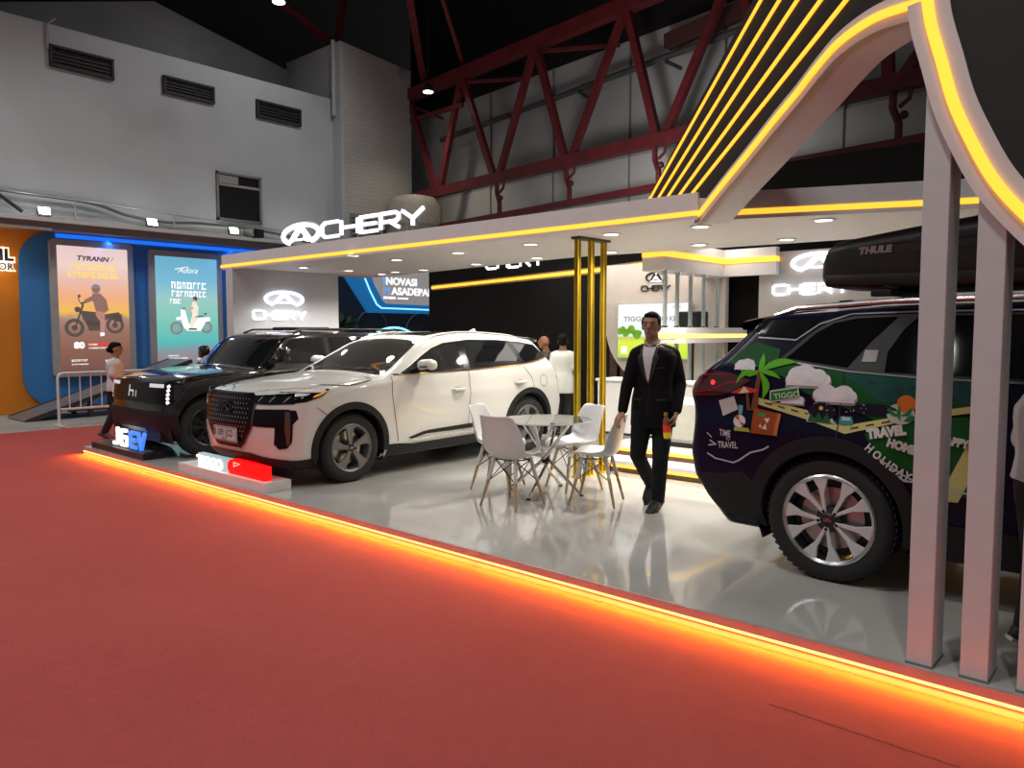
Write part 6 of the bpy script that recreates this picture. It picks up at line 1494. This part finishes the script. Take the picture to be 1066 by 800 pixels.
SK1 = mat('skin_tan', (.36,.19,.12), .5, var=.08, scale=25); SK2 = mat('skin_dark_tan', (.20,.10,.062), .5, var=.08, scale=25)
HAIRC = mat('hair_black', (.005,.0045,.004), .8, spec=.15, var=.4, scale=60)
SUIT = mat('suit_black', (.0048,.0048,.005), .9, spec=.2, var=.2, scale=50); TRO = mat('trousers_charcoal', (.0105,.0115,.0125), .9, spec=.2, var=.2, scale=50)
SHIRTW = mat('shirt_white', (.62,.62,.60), .75, var=.04, scale=20); SHOEB = mat('shoe_black', (.01,.01,.01), .55)
# ---- man in dark suit (local x = image right, y away, origin at the front foot)
J = dict(head=(-.045,-.02,1.595), neck=(-.03,.0,1.43), shL=(.140,.03,1.345), shR=(-.165,-.02,1.345),
         elL=(.205,.03,1.09), wrL=(.172,-.105,.865), elR=(-.245,-.03,1.06), wrR=(-.275,-.13,.865),
         hipL=(.065,.03,.86), hipR=(-.105,.0,.86), knL=(.045,-.06,.47), anL=(.03,.04,.085), toeL=(-.04,-.10,.035),
         knR=(-.145,.02,.47), anR=(-.03,.33,.17), toeR=(-.075,.20,.06))
man = person('man in black suit and white shirt walking with a drink bottle in hand', (-3.43,5.67,SH), R(31.3), J, (SK1, SUIT, TRO, SHOEB, HAIRC), 'long', 1.0, 1.0,
     {'L': ((-.22,-.16,-1), (-1,.1,.05), (-.1,-1,0), 46), 'R': ((-.45,-.35,-.75), (.6,.1,-.55), (.5,-.7,.0), 26)},
     voxel=.0062, top='jacket', top_drop=.16, fwd=(-.30,-.95,0), headfwd=(-.22,-.97,-.06))
jk = man
o_ = Vector((-.03,0,0))
wrap(man.top, [[(-.062,1.43),(.062,1.43),(.052,1.36),(.016,1.17),(-.002,1.115),(-.022,1.17),(-.055,1.36)]], 'shirt_front', SHIRTW, man.top, man.f, man.sd, .004, org=o_)
wrap(man.top, [[(-.075,1.435),(-.058,1.43),(-.050,1.36),(-.018,1.17),(-.002,1.10),(-.012,1.10),(-.052,1.19),(-.095,1.33),(-.075,1.345)], [(.075,1.435),(.058,1.43),(.050,1.36),(.014,1.17),(-.002,1.10),(.010,1.10),(.048,1.19),(.095,1.33),(.075,1.345)]], 'lapels', mat('lapel_black', (.013,.013,.0135), .6), man.top, man.f, man.sd, .008, org=o_)
wrap(man.top, [[(.004,1.10),(.010,1.10),(.006,.80),(.0,.80)]], 'front_edge', mat('edge_dark', (.004,.004,.004), .8), man.top, man.f, man.sd, .003, org=o_)
wrap(man.top, [[(.06,1.235),(.135,1.245),(.135,1.235),(.06,1.225)], [(-.14,.98),(-.06,.975),(-.06,.955),(-.14,.96)], [(.07,.975),(.15,.98),(.15,.96),(.07,.955)]], 'pocket_flaps', MATS['lapel_black'], man.top, man.f, man.sd, .004, org=o_)
nk = man.V['neck']
cl_ = MB()
for q in (-1,1):
    cl_.add([nk+man.sd*q*.002+man.f*.075+Vector((0,0,-.035)), nk+man.sd*q*.066+man.f*.035+Vector((0,0,.012)), nk+man.sd*q*.070+man.f*-.01+Vector((0,0,.035)), nk+man.sd*q*.060+man.f*.045+Vector((0,0,.048)), nk+man.sd*q*.012+man.f*.082+Vector((0,0,-.002)), nk+man.sd*q*.045+man.f*.092+Vector((0,0,-.055))], [(0,1,2,3,4),(0,4,5),(1,5,3)])
build(cl_, 'collar', SHIRTW, man.top, local=True, recalc=False)
for k in range(3): build(MB().ell(Vector((-.03,0,0))+Vector((0,0,1.37-.07*k))+man.f*(.124-.0*k), (.005,.005,.005), 8, 6), 'shirt_button', mat('button', (.5,.5,.48), .4), man.top, local=True)
so = [c for c in man.t.children if c.name.startswith('shoe')]
# white stripes on the front shoe
anL, toL = man.V['anL'], man.V['toeL']; dh = (toL-anL).normalized(); s2 = Vector((1,0,0))
stp = MB()
for k in range(3):
    c = anL + dh*(.055+.022*k) - Vector((0,0,.022+.012*k)); stp.beam(c+Vector((.046-.002*k,0,-.012)), c+Vector((.018,-.03,.030)), .010, .004)
build(stp, 'shoe_stripes', mat('stripe_white', (.5,.5,.5), .5), so[0], local=True)
# bottle held in the left hand (image right)
bt = thing('drink_bottle', 'small plastic bottle with red and yellow label held in the suited man\'s hand', 'bottle', (0,0,0))
M31 = Matrix.Translation((-3.43,5.67,SH)) @ Matrix.Rotation(R(31.3), 4, 'Z')
base = M31 @ Vector((.100,-.150,.645)); bt.location = base
bt.rotation_euler = (R(4), R(-3), 0)
build(MB().lathe([(0,0),(.028,0),(.031,.006),(.031,.02),(.030,.13),(.031,.14),(.026,.165),(.014,.185),(.013,.20),(0,.20)], (0,0,0), n=24), 'bottle_body', mat('bottle_tea', (.30,.11,.06), .08, coat=1, alpha=.9), bt, smooth=True, local=True)
build(MB().lathe([(.0315,.012),(.0315,.062)], (0,0,0), n=24), 'label_lower', mat('label_yellow', (.75,.55,.02), .4, emit=(.7,.5,.02), es=.12), bt, smooth=True, local=True, recalc=False)
build(MB().lathe([(.0318,.058),(.0318,.075),(.0316,.118)], (0,0,0), n=24), 'label_upper', mat('label_red', (.75,.05,.02), .4, emit=(.8,.05,.02), es=.12), bt, smooth=True, local=True, recalc=False)
build(MB().lathe([(0,.222),(.015,.222),(.0155,.218),(.0155,.198),(0,.198)], (0,0,0), n=18), 'bottle_cap', mat('cap_gold', (.45,.24,.05), .4), bt, smooth=True, local=True)

def standing(h, lean=(0,0), step=.0, arms=.04, q=1.0):
    k = h/1.70; z = lambda v: v*k
    return dict(head=(0,-.02*k,z(1.60)), neck=(0,0,z(1.44)), shL=(.165*k*q,0,z(1.355)), shR=(-.165*k*q,0,z(1.355)), elL=(.215*k*q,.03*k,z(1.09)), wrL=(.205*k*q,-.08*k,z(.86)), elR=(-.215*k*q,.03*k,z(1.09)), wrR=(-.205*k*q,-.08*k,z(.86)),
        hipL=(.085*k,0,z(.87)), hipR=(-.085*k,0,z(.87)), knL=(.09*k,-.02*k,z(.48)), knR=(-.09*k,-.02*k,z(.48)), anL=(.09*k,.03*k,z(.085)), anR=(-.09*k,.03*k,z(.085)), toeL=(.105*k,-.12*k,z(.035)), toeR=(-.105*k,-.12*k,z(.035)))
REL = {'L': ((0,-.1,-1), (-1,0,0), (0,-1,0), 22), 'R': ((0,-.1,-1), (1,0,0), (0,-1,0), 22)}
def scale_h(d, k): return d
# ---- polo shirt man seen from behind
J = standing(1.49, q=.92)
p2_ = person('man in white polo shirt and black trousers seen from behind', (-7.02,8.98,SH), R(38+180), J, (SK2, mat('polo_white', (.60,.62,.58), .8, var=.03, scale=20), mat('trousers_black', (.008,.008,.009), .8), SHOEB, HAIRC), 'short', .86, .92, REL, voxel=.009, hair='short', face=False, top='polo_shirt', top_drop=.17, fwd=(0,-1,0))
# ---- bald man facing left
J = standing(1.46, q=.95)
J['head'] = (J['head'][0], J['head'][1]-.02, J['head'][2])
cam_ = mat('patterned_shirt', (.07,.062,.045), .8, var=.9, scale=22)
p3_ = person('bald man in patterned shirt half hidden behind the polo shirt man', (-7.72,9.45,SH), R(38-70), J, (mat('skin_warm', (.36,.15,.07), .5, var=.08, scale=25), cam_, MATS['trousers_black'], SHOEB, HAIRC), 'short', .86, .95, REL, voxel=.009, hair=None, face=True, top='shirt', top_drop=.17, fwd=(0,-1,0))
# ---- woman by the barrier, walking, seen in side view
k = 1.47/1.70
J = standing(1.47, q=.82)
J.update(knL=(.07,-.16*k,.50*k), anL=(.07,-.02*k,.10*k), toeL=(.07,-.17*k,.05), knR=(-.07,.02,.47*k), anR=(-.07,.20*k,.10*k), toeR=(-.07,.06*k,.03),
         elR=(-.19*k,-.0,1.09*k), wrR=(-.19*k,-.16*k,.90*k), elL=(.19*k,.05,1.09*k), wrL=(.19*k,-.02,.87*k))
w_ = person('woman with dark bun, white shirt and black trousers walking by the barrier', (-12.43,4.74,0), R(41.8+30+72), J, (SK1, mat('blouse_white', (.64,.62,.62), .8, var=.03, scale=20), MATS['trousers_black'], mat('shoe_grey', (.10,.09,.09), .5), HAIRC), 'short', .92, .93, REL, voxel=.009, hair='bun', face=True, top='blouse', top_drop=.05, fwd=(0,-1,0))
build(MB().lathe([(.034,-.012),(.036,0),(.034,.012)], tuple(Vector(J['wrR'])+Vector((0,.01,.02))), (0,.3,1), n=16), 'wristband', M_shell, w_.t, smooth=True, local=True)
# ---- person behind the posts on the right
J = standing(1.50, q=.95)
r_ = person('person in loose white shirt and black trousers standing behind the white posts', (-.50,4.33,SH), R(125), J, (SK2, mat('shirt_loose', (.58,.60,.59), .8, var=.05, scale=8), MATS['trousers_black'], SHOEB, HAIRC, mat('sole_white', (.5,.48,.42), .6)), 'short', 1.0, .95, REL, voxel=.009, hair='short', face=True, top='shirt', top_drop=-.04, fwd=(0,-1,0))
# ------------------------------------------------------------------ added fill lights for hall and booth, world, camera
for x, y, e in ((-13.5,0.5,1800),(-9,-2.5,1100),(-4,-4.5,480),(-12.5,5.0,420),(1.2,-1.5,950),(-2,1.2,950)):
    light('hall_fill_light', 'SPOT', (x,y,10.6), e*.8, (1,.97,.95), size=.25, target=(x,y,0), spot=140, blend=.8)  # unseen lamps added over the carpet for general and frontal fill
light('hall_wall_fill', 'SPOT', (-12.5,10.5,11), 950, (1,.98,.97), size=.6, target=(-18,9.5,4.8), spot=95, blend=1)  # unseen spot added to brighten the left hall wall
light('booth_fill', 'AREA', (-6.5,9.45,2.95), 45, (1,.93,.85), size=4, size_y=.6, target=(-6.5,9.4,0))  # added lamp kept out of view behind the canopy, brightens the booth rear
light('truss_fill', 'SPOT', (-8,11,3.9), 270, (1,.97,.94), size=.5, target=(-9,14.6,6.0), spot=140, blend=1)  # unseen spot added low down to brighten the far wall
w = bpy.data.worlds.new('hall_ambient'); SC.world = w; w.use_nodes = True
bg = w.node_tree.nodes['Background']; bg.inputs['Color'].default_value = (.95,.97,1,1); bg.inputs['Strength'].default_value = .20
cam = bpy.data.cameras.new('camera'); co = link(bpy.data.objects.new('camera', cam))
cam.sensor_width = 36; cam.lens = 800/1066*36; cam.clip_end = 200; cam.clip_start = .05
co.location = (0,0,1.65); co.rotation_euler = (R(90)-math.atan(55/800), 0, R(41.8))
SC.camera = co
SC.view_settings.view_transform = 'Standard'; SC.view_settings.look = 'None'; SC.view_settings.exposure = 0
SC.cycles.max_bounces = 8; SC.cycles.diffuse_bounces = 3; SC.cycles.glossy_bounces = 5; SC.cycles.sample_clamp_indirect = 4
